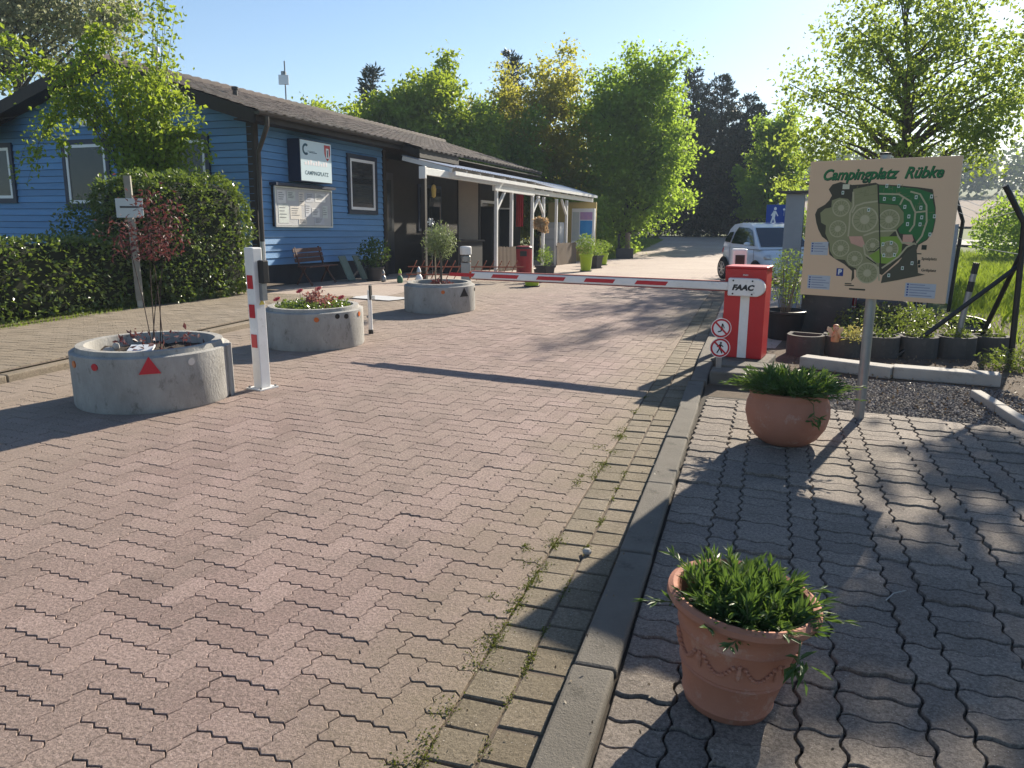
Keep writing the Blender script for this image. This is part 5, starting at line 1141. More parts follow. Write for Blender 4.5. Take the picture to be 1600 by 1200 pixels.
t = thing('hydrangea_standard', 'tall stem with dried beige flower heads by the pergola', 'plant', (-5.55, 20.2, gz(20.2)))
mb = MB(); mb.tube([(0, 0, 0), (.02, .01, .6), (0, 0, 1.15)], .015, 7); part('stem', mb, M_wood, t); g = np.random.default_rng(12); P = []
mbp = MB(); mbp.lathe([(.12, 0), (.16, .28), (.17, .29), (.15, .27)], 20); part('pot', mbp, M_anth, t)
for k in range(13):
    c = unit(g.normal(size=(1, 3)))[0] * np.array([.2, .2, .24]) * g.uniform(.5, 1) + np.array([0, 0, 1.38]); P.append(c + unit(g.normal(size=(130, 3))) * .085)
link('flower_heads', leaf_mesh('flower_heads', np.concatenate(P), .05, leafmat('dried_flower', (.50, .36, .20), (.62, .46, .28), (.42, .27, .15), .3, (.5, .33, .15), 6), g, asp=.8), t)
# bench and leaning boards at the wall
bn = thing('folding_bench', 'small worn dark red folding bench against the blue wall', 'bench', (0, 0, 0)); bn.matrix_world = Matrix.Translation((-9.75, 15.9, 0)) @ Matrix.Rotation(R(82), 4, 'Z')
M_bench = mat('bench_wood', (.10, .035, .03), (.05, .03, .025), 4, .7, .3, 40, wear=(.30, .27, .23), wear_amt=.5)
for k in range(3): mb = MB(); mb.bx(-.5, .5, -.22 + k * .13, -.12 + k * .13, .40, .425); part('seat_slat', mb, M_bench, bn)
for k in range(3): mb = MB(); mb.box((0, .2 + k * .025, .55 + k * .11), (1.0, .022, .09), rx=-.2); part('back_slat', mb, M_bench, bn)
for s_ in (-.42, .42): mb = MB(); mb.bar((s_, -.2, 0), (s_, .12, .41), .035); part('leg', mb, M_bench, bn); mb = MB(); mb.bar((s_, .24, 0), (s_, -.02, .41), .035); part('leg', mb, M_bench, bn); mb = MB(); mb.bar((s_, .14, .4), (s_, .27, .84), .03); part('back_upright', mb, M_bench, bn)
M_sage = mat('sage_board', (.20, .26, .22), (.14, .19, .16), 4, .7, .2, 40, wear=(.30, .33, .29), wear_amt=.4)
for k, (u, lab) in enumerate(((2.75, 'wider pale green board leaning on the plinth beside the bench'), (3.35, 'narrow pale green board leaning on the plinth'))):
    mb = MB(); mb.box((0, 0, .3), (.30 - .06 * k, .03, .66), rx=-.45); o = link('leaning_board', mb.mesh('leaning_board', M_sage)); o.matrix_world = BM @ Matrix.Translation((u, -.45, .02)); tag(o, lab, 'board', 'leaning boards')
# white sheet on the ground, ornaments and tubs at the entrance
mb = MB(); nn_ = 8
for j in range(nn_ + 1):
    for i in range(nn_ + 1): mb.v.append((-7.55 + 1.05 * i / nn_ + .25 * j / nn_, 13.3 + .55 * j / nn_ - .25 * i / nn_, .016 + .003 * abs(math.sin(i * 1.3 + j * .8))))
mb.f = [(j * 9 + i, j * 9 + i + 1, j * 9 + i + 10, j * 9 + i + 9) for j in range(nn_) for i in range(nn_)]
tag(link('ground_sheet', mb.mesh('ground_sheet', M_upvc, False)), 'white sheet lying on the paving between two planters', 'sheet')
rg = random.Random(3)
def gnome(label, x, y, h, body, hat):
    t = thing('garden_ornament', label, 'ornament', (x, y, gz(y)), group='ornaments by the entrance'); s_ = h / .4
    mb = MB(); mb.lathe([(.07 * s_, 0), (.09 * s_, .05 * s_), (.08 * s_, .15 * s_), (.05 * s_, .2 * s_), (.035 * s_, .22 * s_)], 14); part('body', mb, body, t, smooth=True)
    mb = MB(); mb.ball((0, 0, .26 * s_), .05 * s_, 12, 8); part('head', mb, mat('ornament_skin', (.5, .36, .28)), t, smooth=True); mb = MB(); mb.lathe([(.055 * s_, .28 * s_), (.04 * s_, .34 * s_), (.002, .41 * s_)], 12); part('hat', mb, hat, t, smooth=True)
gnome('white ornament figure left of the olive planter', -7.75, 17.2, .42, M_upvc, M_silver); gnome('green ornament figure in the shade by the door', -8.35, 17.4, .34, mat('orn_green', (.05, .16, .09)), M_lime); gnome('small grey ornament figure beside the doorway', -8.9, 17.6, .3, M_grey, M_grey)
t = tub('plant_pot', 'dark tub with a straggly dark green plant left of the doorway', -9.3, 17.9, .24, .35, M_anth); simple_plant(t, 700, .42, .3, .8, leafmat('dark_leaf', (.02, .06, .025), (.04, .10, .03), (.03, .07, .03), .25, None, 3), 99, .10); stems(t, 8, .3, .3, .6, M_stem, 100)
t = thing('metal_flower', 'pale metal flower stake at the dark entrance', 'ornament', (-8.25, 19.2, gz(19.2))); mb = MB(); mb.tube([(0, 0, 0), (0, 0, 1.42)], .008, 6); part('stake', mb, M_grey, t); mb = MB()
for k in range(6): a = 6.2832 * k / 6; mb.bar((0, -.02, 1.5), (.10 * math.cos(a), -.03, 1.5 + .10 * math.sin(a)), .012, .05)
part('petals', mb, M_silver, t)
# red wooden trellis rails
t = thing('trellis', 'low dark red slanting trellis behind the olive planter', 'trellis', (-7.5, 18.6, gz(18.6)), R(14)); M_trl = mat('trellis_red', (.30, .09, .05), (.2, .05, .03), 5, .7)
for k in range(14):
    x = -1.0 + k * .2; mb = MB(); mb.bar((x - .12, 0, .02), (x + .14, 0, .52), .03, .02); part('slat', mb, M_trl, t)
mb = MB(); mb.bar((-1.15, .02, .16), (1.9, .02, .16), .03, .03); part('rail', mb, M_trl, t); mb = MB(); mb.bar((-1.1, .02, .36), (1.9, .02, .36), .03, .03); part('rail', mb, M_trl, t)
# timber stake with small plate in front of the hedge
t = thing('stake_sign', 'grey timber stake with a small white plate in front of the hedge', 'sign', (-9.6, 10.22, .1), R(30)); mb = MB(); mb.bx(-.05, .05, -.04, .04, .12, 2.1); part('stake', mb, mat('stake_wood', (.26, .25, .22), (.2, .19, .16), 4, .8, .3, 40), t); mb = MB(); mb.bx(-.04, .04, -.03, .03, -.1, .12); part('foot', mb, M_grey, t)
mb = MB(); mb.bx(-.20, .20, -.055, -.042, 1.45, 1.75); pl = part('plate', mb, mat('plate_grey', (.45, .50, .52), (.42, .46, .48), 4, .5), t); mb = MB(); mb.bx(-.14, .14, -.058, -.0555, 1.60, 1.63); part('print_line', mb, M_anth, pl)
# ---------------------------------------------------------------- vegetation
M_bark = mat('bark', (.085, .068, .052), (.05, .04, .03), 6, .95, .9, 30, stretch=(1, 1, .25))
M_barkg = mat('bark_grey', (.10, .09, .078), (.06, .053, .045), 6, .95, .8, 30, stretch=(1, 1, .25))
LM = dict(
    maple=leafmat('maple_leaf', (.08, .14, .03), (.14, .20, .045), (.11, .16, .035), .56, (.40, .50, .07), .5),
    lush=leafmat('lush_leaf', (.075, .15, .028), (.14, .23, .04), (.16, .24, .035), .58, (.42, .58, .06), .35),
    olive=leafmat('hornbeam_leaf', (.12, .165, .03), (.20, .225, .045), (.24, .215, .05), .58, (.52, .50, .06), .45),
    bright=leafmat('spring_leaf', (.12, .21, .025), (.21, .29, .035), (.16, .25, .03), .48, (.42, .52, .04), .5),
    hedge=leafmat('hedge_leaf', (.05, .09, .018), (.15, .20, .05), (.08, .125, .025), .32, (.20, .28, .03), 1.5, .32, .7),
    pine=leafmat('pine_needle', (.012, .025, .017), (.024, .042, .024), (.02, .035, .022), .10, (.06, .09, .03), .5),
    pale=leafmat('pale_blossom', (.26, .28, .16), (.16, .22, .07), (.34, .34, .24), .45, (.40, .42, .25), .6),
    far=leafmat('far_leaf', (.045, .075, .025), (.08, .11, .035), (.10, .125, .04), .2, (.2, .27, .06), .05),
    red=leafmat('red_leaf', (.06, .018, .024), (.15, .055, .06), (.09, .05, .045), .22, (.26, .07, .06), 5),
    silver=leafmat('olive_leaf', (.13, .17, .085), (.22, .25, .15), (.16, .20, .09), .30, (.30, .38, .12), 5),
    grass=leafmat('grass_blade', (.09, .155, .02), (.17, .23, .035), (.13, .20, .025), .40, (.36, .46, .04), .4))
def tree(name, label, x, y, h, tr, lobes, ncl, per, lsize, lm, seed, csz=.55, bark=None, group=None, asp=.62, nbr=40, z=None, lean=(0, 0), spikes=26):
    """lobes: (dx, dy, z, rx, ry, rz) ellipsoids of the crown above the tree's foot"""
    g = np.random.default_rng(seed); t = thing(name, label, 'tree', (x, y, gz(y) if z is None else z), group=group)
    vol = np.array([l[3] * l[4] * l[5] for l in lobes]); C = []
    for li in g.choice(len(lobes), ncl, p=vol / vol.sum()):
        l = lobes[li]; d = unit(g.normal(size=(1, 3)))[0]; r = (g.random() ** .42) * g.uniform(.78, 1.13); C.append(np.array(l[:3]) + d * r * np.array(l[3:]))
    for _ in range(spikes):                     # loose shoots that break the outline
        l = lobes[g.integers(len(lobes))]; d = unit(g.normal(size=(1, 3)) + np.array([[0, 0, .6]]))[0]; e = np.array(l[:3]) + d * np.array(l[3:]); v = d * .6 + np.array([0, 0, .5])
        for s in np.arange(0, g.uniform(.5, 1.5), .28): C.append(e + v * s)
    C = np.array(C); ncl = len(C); zt = min(l[2] - l[5] for l in lobes); top = max(l[2] + l[5] * .6 for l in lobes)
    mb = MB(); nst = 9; tp = []; w = g.normal(size=(nst, 2)) * .12
    for k in range(nst): f = k / (nst - 1); tp.append((lean[0] * f + w[k, 0] * f, lean[1] * f + w[k, 1] * f, top * f - .1 * (k == 0)))
    mb.tube(tp, [tr * (1.25 if k == 0 else 1) * (1 - .88 * (k / (nst - 1)) ** .8) for k in range(nst)], 9); part('trunk', mb, bark or M_bark, t, smooth=True)
    mb = MB()
    for c in C[g.choice(len(C), min(nbr, len(C)), replace=False)]:
        f = np.clip((c[2] - np.linalg.norm(c[:2]) * g.uniform(.45, .9)) / top, max(.10, zt / top * .8), .92); k = f * (nst - 1); i = int(k); p0 = np.array(tp[i]) * (1 - k + i) + np.array(tp[min(i + 1, nst - 1)]) * (k - i)
        m1 = p0 + (c - p0) * .45 + np.array([g.normal() * .12, g.normal() * .12, .06 * np.linalg.norm(c - p0)]) ; r0 = tr * .38 * (1 - f * .75); mb.tube([p0, m1, c], [r0, r0 * .55, r0 * .15], 5)
    part('limbs', mb, bark or M_bark, t, smooth=True)
    P = np.repeat(C, per, axis=0) + g.normal(size=(ncl * per, 3)) * np.array([csz, csz, csz * .62]) * np.repeat(g.uniform(.55, 1.25, ncl), per)[:, None]
    link('crown', leaf_mesh('crown', P, lsize, lm, g, asp=asp, up=.3), t); return t
def conifer(label, x, y, h, r, seed, name='pine_tree', group='dark pines behind the road end', dens=1.0, base=.03):
    g = np.random.default_rng(seed); t = thing(name, label, 'tree', (x, y, gz(y)), group=group); mb = MB(); mb.tube([(0, 0, -.1), (g.normal() * .1, 0, h * .5), (0, 0, h * .98)], [h * .022, h * .013, .02], 8); part('trunk', mb, M_bark, t, smooth=True)
    P = []; D = []; mb = MB(); lv = base
    while lv < .985:
        z = h * lv; rr = r * (1 - lv) ** .72 * g.uniform(.85, 1.1) + .16
        for k in range(g.integers(4, 7)):
            a = g.uniform(0, 6.28); ln = rr * g.uniform(.45, 1.2); d = np.array([math.cos(a), math.sin(a), 0]); ti = g.uniform(.1, .35); pts = [np.array([0, 0, z]) + d * ln * s + np.array([0, 0, ln * (ti * s * s + .05 * s)]) for s in (0, .4, .75, 1)]
            mb.tube(pts, [.04, .025, .015, .006], 4, False); n = int(58 * dens * max(.4, ln))
            s = g.random(n) ** .7; i = np.minimum((s * 3).astype(int), 2); f = s * 3 - i; pa = np.array(pts); q = pa[i] * (1 - f)[:, None] + pa[i + 1] * f[:, None]
            P.append(q + g.normal(size=(n, 3)) * np.array([.16, .16, .10]) * (1.15 - .5 * s)[:, None]); dd = np.repeat(d[None], n, 0) + np.array([0, 0, .75]); D.append(dd)
        lv += .022 + .010 * g.random()
    part('limbs', mb, M_bark, t); P = np.concatenate(P); D = unit(np.concatenate(D)); link('crown', leaf_mesh('crown', P, .30, LM['pine'], g, asp=.28, dirs=D, dirw=.55, up=.1, fold=.02), t); return t

tree('maple_tree', 'tall spreading maple rising behind the map sign', 4.3, 28.6, 9.6, .28, [(-.2, 0, 5.9, 3.3, 2.6, 2.3), (-2.4, 0, 4.4, 1.7, 1.5, 1.5), (-2.6, .2, 3.3, 1.3, 1.2, .9), (-1.0, 0, 7.6, 1.9, 1.7, 1.5), (2.6, -.2, 4.5, 2.1, 1.5, .9), (3.0, 0, 6.6, 1.6, 1.5, 1.2), (1.0, 0, 8.0, 2.0, 1.7, 1.3), (.8, -.5, 3.7, 1.6, 1.3, .7)], 370, 42, .155, LM['maple'], 1, .32, nbr=75, spikes=14)
tree('maple_tree', 'maple at the right edge whose shade dapples the pavement', 6.3, 15.2, 8.0, .18, [(-.2, -.2, 6.0, 1.7, 1.5, 1.3), (.7, 0, 6.9, 1.5, 1.5, 1.0)], 60, 80, .2, LM['maple'], 2, .34, nbr=14, spikes=6)
tree('broadleaf_tree', 'tall bright green tree left of the dark pines', -7.2, 44.5, 11, .3, [(0, 0, 6.0, 2.9, 2.8, 3.4), (-1.1, 0, 8.3, 1.6, 1.8, 1.7), (1.2, -.4, 8.7, 1.5, 1.6, 1.8), (.4, -.8, 3.4, 2.6, 2.0, 2.3), (1.8, -.6, 5.6, 1.7, 1.5, 2.2), (-.8, -.4, 1.6, 2.0, 1.5, 1.6)], 420, 62, .24, LM['lush'], 3, .48, nbr=60)
tree('hornbeam_tree', 'olive yellow hornbeam at the far end of the hut', -12.6, 45.0, 10.4, .24, [(0, 0, 6.2, 3.9, 3.0, 3.3), (.7, 0, 8.9, 2.0, 1.8, 1.7), (-2.3, 0, 6.6, 2.2, 2.0, 2.0), (1.5, -.6, 3.4, 2.8, 1.9, 2.5), (0, 0, 2, 3.4, 2, 2)], 400, 64, .23, LM['olive'], 4, .48, nbr=50)
tree('broadleaf_tree', 'rounded light green tree behind the hut ridge', -17.2, 39.2, 8.8, .22, [(0, 0, 6.0, 3.0, 2.6, 2.3), (.2, 0, 7.6, 1.5, 1.5, 1.3), (-1.8, 0, 5.2, 1.8, 1.6, 1.6), (2.4, 0, 4.8, 1.6, 1.6, 1.8)], 230, 90, .24, LM['bright'], 5, .42)
tree('broadleaf_tree', 'lower green tree filling the gap behind the hut roof', -14.0, 42.5, 7.0, .2, [(0, 0, 5.0, 2.6, 2.2, 2.0), (-2, 0, 4.6, 1.8, 1.5, 1.6)], 160, 85, .25, LM['lush'], 6, .42)
tree('broadleaf_tree', 'thin light tree just behind the antenna mast', -21.5, 38.0, 7.4, .18, [(0, 0, 5.6, 1.8, 1.6, 1.6), (2.2, 0, 5.2, 1.2, 1.2, 1.3), (-1.8, 0, 5.4, 1.3, 1.2, 1.2)], 80, 75, .22, LM['bright'], 7, .38)
tree('broadleaf_tree', 'small bright tree at the right foot of the pines', .9, 60.5, 8.4, .2, [(0, 0, 4.8, 1.5, 1.5, 3.2), (-.5, 0, 3, 1.6, 1.5, 2)], 130, 85, .26, LM['lush'], 8, .4)
tree('blossom_tree', 'pale blossoming tree over the left roof', -25.5, 22.4, 12.5, .3, [(0, 0, 8.8, 4.2, 4.0, 2.6), (2.5, 0, 9.8, 2.6, 2.4, 2.2), (-1, 0, 11, 3, 3, 2)], 330, 75, .19, LM['pale'], 9, .5, bark=M_barkg, nbr=70)
for k, (x, y, h, r_, lab) in enumerate([(-5.6, 66.5, 13.2, 4.2, 'tallest dark pine left of the pine group'), (-3.4, 67.0, 12.7, 4.3, 'dark pine in the middle of the pine group'), (-1.4, 66.2, 10.8, 4.0, 'lower dark pine right of the middle'), (-8.0, 66.6, 11.4, 3.5, 'dark pine half hidden behind the bright green tree'), (-.3, 67.2, 8.4, 3.0, 'lowest dark pine at the right of the group'), (-4.5, 64.2, 9.4, 3.7, 'bushy dark pine in front of the group'), (-2.1, 64.0, 8.2, 3.4, 'short bushy dark pine in front right')]): conifer(lab, x, y, h, r_, 20 + k, dens=1.1)
conifer('dark pine peeping over the ridge beside the antenna mast', -21.9, 42.8, 10.6, 2.3, 30, group='pines behind the hut'); conifer('slim dark pine behind the hornbeam', -15.6, 49.8, 12.4, 1.9, 31, group='pines behind the hut')
# dark understorey closing the road end
t = thing('understorey_shrub', 'dark shrub belt under the pines at the road end', 'shrub', (-4.2, 63.6, gz(63.6))); g = np.random.default_rng(44); P = np.stack([g.uniform(-5.5, 5.0, 9000), g.normal(size=9000) * .6, g.random(9000) ** .8 * 3.4], 1); link('leaves', leaf_mesh('leaves', P, .3, LM['pine'], g, asp=.5), t)
t = thing('understorey_shrub', 'green shrub hedge along the left verge under the tall tree', 'shrub', (-8.7, 46.0, gz(46))); P = np.stack([g.normal(size=9000) * .8, g.uniform(-7.5, 8, 9000), g.random(9000) ** .8 * 3.0], 1); link('leaves', leaf_mesh('leaves', P, .22, LM['lush'], g, asp=.55), t)
t = thing('roadside_bush', 'light green bush by the far road at the right edge', 'bush', (12.3, 43.5, gz(43.5))); P = unit(g.normal(size=(6000, 3))) * (g.random((6000, 1)) ** .4) * np.array([2.4, 1.8, 1.9]) + np.array([0, 0, 1.4]); link('leaves', leaf_mesh('leaves', P, .2, LM['lush'], g), t)
t = thing('roadside_bush', 'small bush right of the white car in the distance', 'bush', (3.6, 60, gz(60))); P = unit(g.normal(size=(2500, 3))) * (g.random((2500, 1)) ** .4) * np.array([2.2, 1.5, 1.3]) + np.array([0, 0, 1.0]); link('leaves', leaf_mesh('leaves', P, .22, LM['lush'], g), t)
# hedges
def hedge_box(name, label, cat, c, half, rz, n, size, seed, rnd_=.25, lm='hedge', z0=.1, top_bias=1.):
    g = np.random.default_rng(seed); t = thing(name, label, cat, (c[0], c[1], z0), rz)
    q = unit(np.abs(g.normal(size=(n * 3, 3))) ** .001 * g.uniform(-1, 1, (n * 3, 3))); q = g.uniform(-1, 1, (n * 2, 3)); m_ = np.max(np.abs(q), 1, keepdims=True); q = q / m_
    p = 5.0; nn2 = (np.sum(np.abs(q) ** p, 1, keepdims=True)) ** (1 / p); q = q / nn2; q = q[q[:, 2] > -.96][:n]
    b = 1 + .06 * np.sin(q[:, 0:1] * 5 + 1) * np.cos(q[:, 1:2] * 9 + q[:, 2:3] * 6) + .04 * np.sin(q[:, 1:2] * 23) * np.sin(q[:, 2:3] * 17) + np.abs(g.normal(size=(len(q), 1))) * .04 - .02; P = q * b * np.array(half) + np.array([0, 0, half[2]])
    P[:, 2] = np.maximum(P[:, 2], .02); link('leaves', leaf_mesh('leaves', P, size, LM[lm], g, asp=.65, dirs=unit(q * np.array([1, 1, 1.]) + np.array([0, 0, -.35])), dirw=.45, up=.5), t)
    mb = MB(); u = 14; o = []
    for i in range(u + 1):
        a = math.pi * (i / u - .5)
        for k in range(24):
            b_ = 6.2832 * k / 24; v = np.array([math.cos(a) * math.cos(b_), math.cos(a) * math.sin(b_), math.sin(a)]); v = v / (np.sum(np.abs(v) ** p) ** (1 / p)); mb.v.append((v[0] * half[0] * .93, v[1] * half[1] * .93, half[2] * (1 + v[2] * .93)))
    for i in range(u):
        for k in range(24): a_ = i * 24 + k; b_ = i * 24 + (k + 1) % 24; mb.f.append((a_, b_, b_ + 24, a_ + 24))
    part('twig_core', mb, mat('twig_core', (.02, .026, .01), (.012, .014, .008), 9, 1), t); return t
hedge_box('clipped_hedge', 'low clipped green hedge along the left pavement', 'hedge', (-10.45, 7.6), (.50, 3.3, .56), R(-6), 14000, .075, 51)
hedge_box('clipped_bush', 'tall rounded clipped bush at the corner of the hut', 'bush', (-10.08, 11.75), (.82, 1.16, 1.06), R(-8), 14500, .072, 52)
# golden climbing shrub before the gable: a leafy column with arching shoots
g = np.random.default_rng(61); cs_ = thing('arching_shrub', 'bright spring-green arching shrub in front of the gable', 'shrub', (-11.35, 12.6, .12)); mb = MB(); P = []
def shoot(p0, p1, p2, n, w0, rad=.012):
    pts = [];
    for s in np.linspace(0, 1, 8): pts.append((1 - s) ** 2 * np.array(p0) + 2 * s * (1 - s) * np.array(p1) + s * s * np.array(p2))
    mb.tube(pts, [rad * (1 - .8 * k / 7) for k in range(8)], 5); s = g.uniform(.12, 1, n); i = np.minimum((s * 7).astype(int), 6); f = (s * 7 - i)[:, None]; pa = np.array(pts); P.append(pa[i] * (1 - f) + pa[i + 1] * f + g.normal(size=(n, 3)) * w0)
AX = Vector((.80, .60, 0))         # across the view
for k in range(34):
    a = g.uniform(-.42, .62); b = g.normal() * .35; z1 = g.uniform(2.2, 4.6); shoot((g.normal() * .1, g.normal() * .1, 0), (AX.x * a * .5, AX.y * a * .5, z1 * .8), (AX.x * a * 1.2 - b * .6, AX.y * a * 1.2 + b * .8, z1), 230, .15)
for k in range(9):
    a = g.uniform(-.6, .8); shoot((0, 0, .5), (AX.x * a * .3, AX.y * a * .3, 3.2), (AX.x * a, AX.y * a, g.uniform(5.0, 6.5)), 220, .10)
for a, z1, z2 in ((-1.0, 5.2, 3.9), (-1.5, 5.0, 3.4), (-1.9, 4.8, 2.4), (-2.2, 4.6, 2.0), (-1.4, 4.6, 2.6), (-2.4, 4.9, 3.6), (-.8, 5.4, 4.4), (-2.9, 5.0, 4.3), (1.1, 3.6, 2.5), (1.0, 4.2, 3.2), (.9, 3.4, 2.2)):
    for r_ in range(2): shoot((0, 0, 1.0), (AX.x * a * .5 + g.normal() * .1, AX.y * a * .5, z1 + .6), (AX.x * a + g.normal() * .1, AX.y * a + g.normal() * .1, z2), 220, .08)
part('stems', mb, M_barkg, cs_); link('leaves', leaf_mesh('leaves', np.concatenate(P), .10, LM['bright'], g, asp=.6, droop=.35), cs_)
for lab, x, y, r_, h, lm in (('dark shrub under the gable windows behind the hedge', -12.6, 12.5, .9, 1.9, 'hedge'), ('dark purple-green shrub at the far left of the gable', -15.6, 11.2, 1.1, 2.0, 'hedge')):
    t = thing('garden_shrub', lab, 'shrub', (x, y, .1)); P = unit(g.normal(size=(2600, 3))) * (g.random((2600, 1)) ** .4) * np.array([r_, r_, h / 2]) + np.array([0, 0, h / 2]); link('leaves', leaf_mesh('leaves', P, .09, LM[lm], g), t)
# shrub in the first planter
rs = thing('red_shrub', 'red-leaved shrub with bare stems in the large planter', 'shrub', (-5.08, 5.56, .42)); mb = MB(); P = []
for k in range(5):
    a = g.uniform(-.34, .34); b = g.normal() * .1; z1 = g.uniform(1.05, 1.42); p0 = np.array([g.normal() * .07, g.normal() * .07, 0]); p2 = np.array([.80 * a - .6 * b, .6 * a + .8 * b, z1]); pts = [p0, p0 * .7 + p2 * .3 + np.array([0, 0, .12]), p2 * .75, p2]; mb.tube(pts, [.005, .004, .003, .0015], 5)
    for q in range(9):
        s = g.uniform(.62, 1.02); c = p0 * (1 - s) + p2 * s; P.append(c + g.normal(size=(20, 3)) * np.array([.09, .09, .08]))
P = np.concatenate(P); P = P[P[:, 2] > .82]; part('stems', mb, mat('red_stem', (.05, .03, .025), (.035, .02, .018), 9, .8), rs)
link('leaves', leaf_mesh('leaves', P, .046, LM['red'], g, asp=.42), rs); P = np.concatenate([np.array([[.28 * math.cos(a), .28 * math.sin(a), .10]]) + g.normal(size=(9, 3)) * .05 for a in g.uniform(0, 6.28, 9)]); link('low_leaves', leaf_mesh('low_leaves', P, .06, LM['red'], g, asp=.5), rs)
mb = MB(); mb.box((.08, -.2, .09), (.2, .12, .02), rz=.4, rx=.3); tag(link('paper_scrap', mb.mesh('paper_scrap', M_upvc), None, (-5.1, 5.5, .40)), 'pale scrap lying on the soil of the large planter', 'scrap')
mb = MB(); mb.ball((0, 0, 0), (.06, .05, .04), 8, 5); mb.ball((.05, .03, .04), (.035, .03, .035), 8, 5); tag(link('planter_stone', mb.mesh('planter_stone', M_beam, True), None, (-5.32, 5.25, .46)), 'small stones heaped in the large planter', 'stone')
# flowers in the second planter
fl = thing('flower_bed', 'low green and pink flowers filling the middle planter', 'flowers', (-5.296, 8.516, .42)); n = 1500; a = g.uniform(0, 6.28, n); q = np.sqrt(g.random(n)) * .46; P = np.stack([q * np.cos(a), q * np.sin(a), g.random(n) * .12], 1); link('leaves', leaf_mesh('leaves', P, .04, LM['hedge'], g, asp=.7), fl)
P = np.concatenate([np.array([[x, y, z]]) + g.normal(size=(70, 3)) * .035 for x, y, z in ((.0, -.05, .16), (.06, .0, .22), (-.06, .02, .15), (.1, -.06, .14), (.2, -.1, .1), (.16, .12, .12))]); link('pink_leaves', leaf_mesh('pink_leaves', P, .04, leafmat('pink_leaf', (.32, .10, .12), (.20, .12, .09), (.36, .16, .16), .3, (.5, .2, .15), 8), g, asp=.7), fl)
for k, (x, y, z) in enumerate(((-.38, -.22, .16), (-.22, .05, .24), (.02, .1, .27), (.33, .12, .17))):
    mb = MB()
    for p_ in range(12): b = 6.2832 * p_ / 12; mb.bar((x, y, z), (x + .045 * math.cos(b), y + .045 * math.sin(b) - .01, z + .022 * math.sin(b)), .014, .006)
    part('red_flower', mb, mat('petal_red', (.55, .03, .04), (.5, .02, .03), 4, .6), fl); mb = MB(); mb.tube([(x, y, z), (x, y, 0)], .003, 4); part('flower_stem', mb, M_stem, fl)
# small olive standard in the third planter
ol = thing('olive_tree', 'small round olive tree on a thin stem in the far planter', 'tree', (-5.09, 12.2, .38)); mb = MB(); mb.tube([(0, 0, 0), (.01, 0, .3), (0, 0, .7)], [.022, .018, .015], 7)
for k in range(14): d = unit(g.normal(size=(1, 3)))[0]; mb.tube([(0, 0, .5), tuple(d * .14 + np.array([0, 0, .68])), tuple(d * .26 + np.array([0, 0, .76]))], [.01, .006, .003], 4)
part('trunk', mb, M_barkg, ol); n = 2300; P = unit(g.normal(size=(n, 3))) * (g.random((n, 1)) ** .45) * np.array([.28, .28, .29]) + g.normal(size=(n, 3)) * .03 + np.array([0, 0, .77]); link('crown', leaf_mesh('crown', P, .055, LM['silver'], g, asp=.24), ol)
P = unit(g.normal(size=(260, 3))) * np.array([.16, .16, .06]) + np.array([0, 0, .06]); link('low_leaves', leaf_mesh('low_leaves', P, .06, LM['red'], g, asp=.4), ol)
mb = MB(); mb.box((0, 0, 0), (.02, .02, .9)); part('support_stake', mb, M_wood, ol, loc=(-.12, .05, .25))
# grass
def grass(name, label, poly_f, box, n, h, w_, seed, zoff=-.08):
    g = np.random.default_rng(seed); P = np.stack([g.uniform(box[0], box[1], n), g.uniform(box[2], box[3], n), np.zeros(n)], 1); P = P[poly_f(P[:, 0], P[:, 1])]; P[:, 2] = np.interp(P[:, 1], PRY, PRZ) + zoff
    o = link(name, blade_mesh(name, P, h, w_, LM['grass'], g)); o['kind'] = 'stuff'; o['label'] = label; o['category'] = 'grass'
grass('meadow_grass', 'tall sunlit meadow grass behind the right fence', lambda x, y: (x > 3.0 + (y - 10) * .085) & (x < 4.8 + .36 * y), (2.8, 18, 10.4, 26), 42000, .30, .016, 71)
grass('meadow_grass', 'farther meadow grass up to the right road', lambda x, y: (x > 4.4) & (x < 4 + .34 * y) & (x + y * 1.03 < 60.2), (3, 20, 26, 54), 36000, .34, .035, 72)
grass('verge_grass', 'sunlit mown verge along the left of the far road', lambda x, y: (x < -6.6 + (y - 34) * .012 - np.maximum(0, 37 - y) * .3) & (x > -10.5), (-11, -5.8, 34.2, 57), 26000, .13, .03, 73, -.03)
grass('edge_grass', 'thin grass fringe at the foot of the hedge', lambda x, y: (x > -9.9 + .1 * np.sin(y * 3)), (-10, -9.55, 5, 13), 2600, .06, .008, 74, .1)
grass('weed_fringe', 'weeds at the foot of the fence', lambda x, y: (x > 1.6) & (y > 9.9), (1.6, 4.2, 8.8, 11.6), 1300, .08, .010, 75, .0)
# moss, litter and weeds in the joints
g = np.random.default_rng(81); P = []
for k in range(46):
    y = 1.75 + 5.2 * g.random() ** 1.6; x = -.885 + g.normal() * .012 - (.12 * g.random() if g.random() < .35 else 0); r_ = g.uniform(.008, .03); n = int(60 + 3000 * r_); P.append(np.stack([x + g.normal(size=n) * r_, y + g.normal(size=n) * r_ * 1.5, g.random(n) * .006 - .004], 1))
for k in range(16):
    y = 1.9 + 3.4 * g.random(); n = 60; P.append(np.stack([-.716 + g.normal(size=n) * .012, y + g.normal(size=n) * .03, g.random(n) * .005 - .006], 1))
o = link('joint_moss', leaf_mesh('joint_moss', np.concatenate(P), .010, leafmat('moss', (.09, .10, .012), (.15, .16, .02), (.06, .065, .012), .2, (.25, .3, .03), 9), g, asp=.6)); o['kind'] = 'stuff'; o['label'] = 'yellow-green moss tufts along the gutter joints'; o['category'] = 'moss'
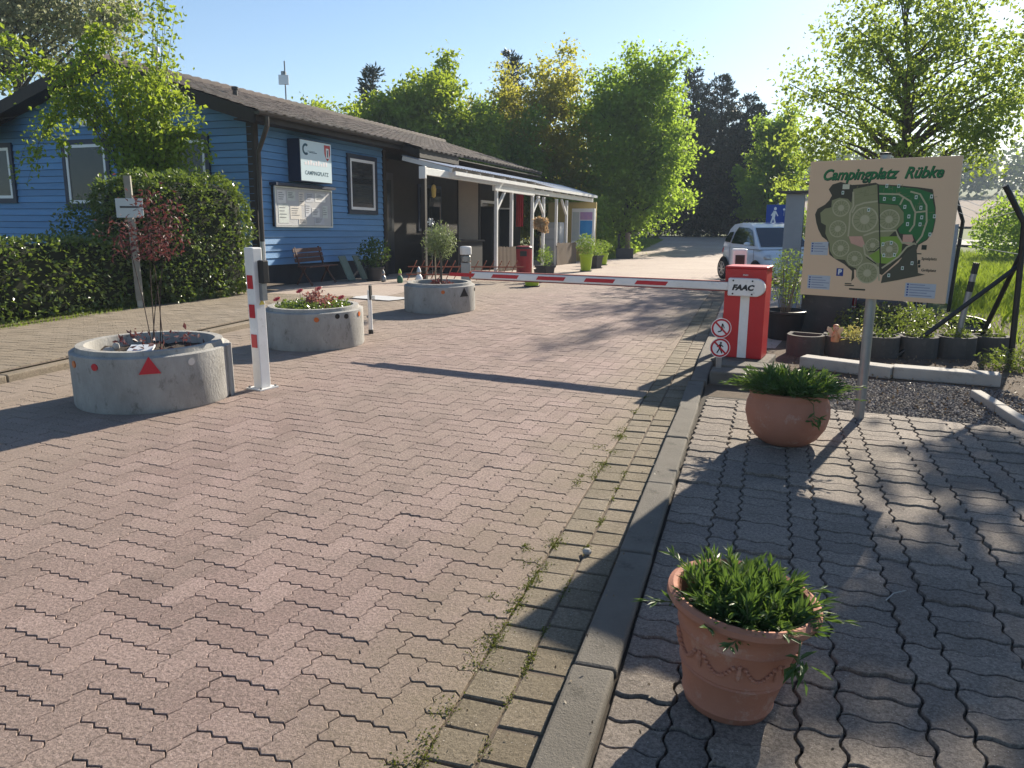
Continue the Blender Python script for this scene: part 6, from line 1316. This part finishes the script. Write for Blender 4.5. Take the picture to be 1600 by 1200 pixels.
n = 420; P = np.stack([np.where(g.random(n) < .6, g.normal(size=n) * .16 - .66, g.uniform(-.4, 2.4, n)), 1.7 + 6.5 * g.random(n), np.full(n, .004)], 1); P[:, 2] = np.where(P[:, 0] > -.36, .036, np.where(P[:, 0] > -.54, .058, .004))
o = link('leaf_litter', leaf_mesh('leaf_litter', P, .014, leafmat('litter', (.14, .09, .045), (.30, .24, .15), (.07, .05, .03), .1, (.2, .12, .05), 9), g, asp=.5, up=2.0, fold=.02)); o['kind'] = 'stuff'; o['label'] = 'dry leaf crumbs scattered along the kerb and pavement'; o['category'] = 'leaf litter'
n = 1500; P = np.stack([g.uniform(.4, 4.0, n), g.uniform(6.9, 9.6, n), np.full(n, .015)], 1); o = link('leaf_litter', leaf_mesh('leaf_litter', P, .035, MATS['litter'], g, asp=.5, up=1.2)); o['kind'] = 'stuff'; o['label'] = 'brown dead leaves on the earth bed by the fence'; o['category'] = 'leaf litter'
mb = MB(); mb.ball((0, 0, .012), (.024, .02, .018), 8, 5); tag(link('pebble', mb.mesh('pebble', M_beam), None, (-.70, 3.47, .0)), 'lone pale pebble on the gutter setts', 'pebble')
for x, y, a, l_ in ((.62, 3.32, .9, .16),): mb = MB(); mb.tube([(0, 0, .006), (l_ * .5, .012, .01), (l_, 0, .006)], [.003, .0025, .0015], 5); tag(link('twig', mb.mesh('twig', M_beam), None, (x, y, .033), a), 'thin dry twig on the shaded pavement', 'twig')
# distance: right road, field, forest
mb = MB(); mb.add([(3.0, 63.5, gz(63.5) + .02), (30, 36.0, gz(36) + .02), (36, 41.5, gz(41.5) + .02), (5.5, 71.5, gz(71.5) + .05), (-6, 75, gz(75) + .05), (-6, 83, gz(83) + .06)], [(0, 1, 2, 3), (4, 0, 3, 5)]); struct('far_road', mb, mat('pale_asphalt', (.24, .235, .225), (.2, .195, .19), .5, .9, .3, 30))
mb = MB(); fy = [88, 105, 130, 175, 208]
for y in fy: mb.v += [(-70, y, gz(y) + .12), (160, y, gz(y) + .12)]
mb.f = [(2 * k, 2 * k + 1, 2 * k + 3, 2 * k + 2) for k in range(len(fy) - 1)]; struct('ploughed_field', mb, mat('field_soil', (.17, .115, .08), (.13, .088, .062), .12, 1, .5, 3))
g = np.random.default_rng(91); C = np.stack([g.uniform(-70, 190, 330), g.uniform(222, 262, 330), np.zeros(330)], 1); per = 95; H_ = g.uniform(9, 17, 330)
P = np.repeat(C, per, 0); q = unit(g.normal(size=(330 * per, 3))) * (g.random((330 * per, 1)) ** .4) * np.array([4.2, 3.5, 1]); hh = np.repeat(H_, per); P += q * np.array([1, 1, 0]); P[:, 2] = np.interp(P[:, 1], PRY, PRZ) + hh * (.52 + .5 * q[:, 2])
o = link('forest', leaf_mesh('forest', P, 1.5, LM['far'], g, asp=.7)); o['kind'] = 'stuff'; o['label'] = 'hazy wood on the rise beyond the ploughed field'; o['category'] = 'forest'
# aerial haze
mb = MB(); mb.bx(-330, 330, -35, 530, -3, 36)
hz = link('haze', mb.mesh('haze', None)); hz['kind'] = 'stuff'
m, t_, out = nodes('haze_air'); pv = N(t_, 'ShaderNodeVolumePrincipled'); pv.inputs['Color'].default_value = (.72, .84, 1, 1); pv.inputs['Density'].default_value = .0008; pv.inputs['Anisotropy'].default_value = .0
L(t_, pv.outputs[0], out.inputs['Volume']); hz.data.materials.append(m)
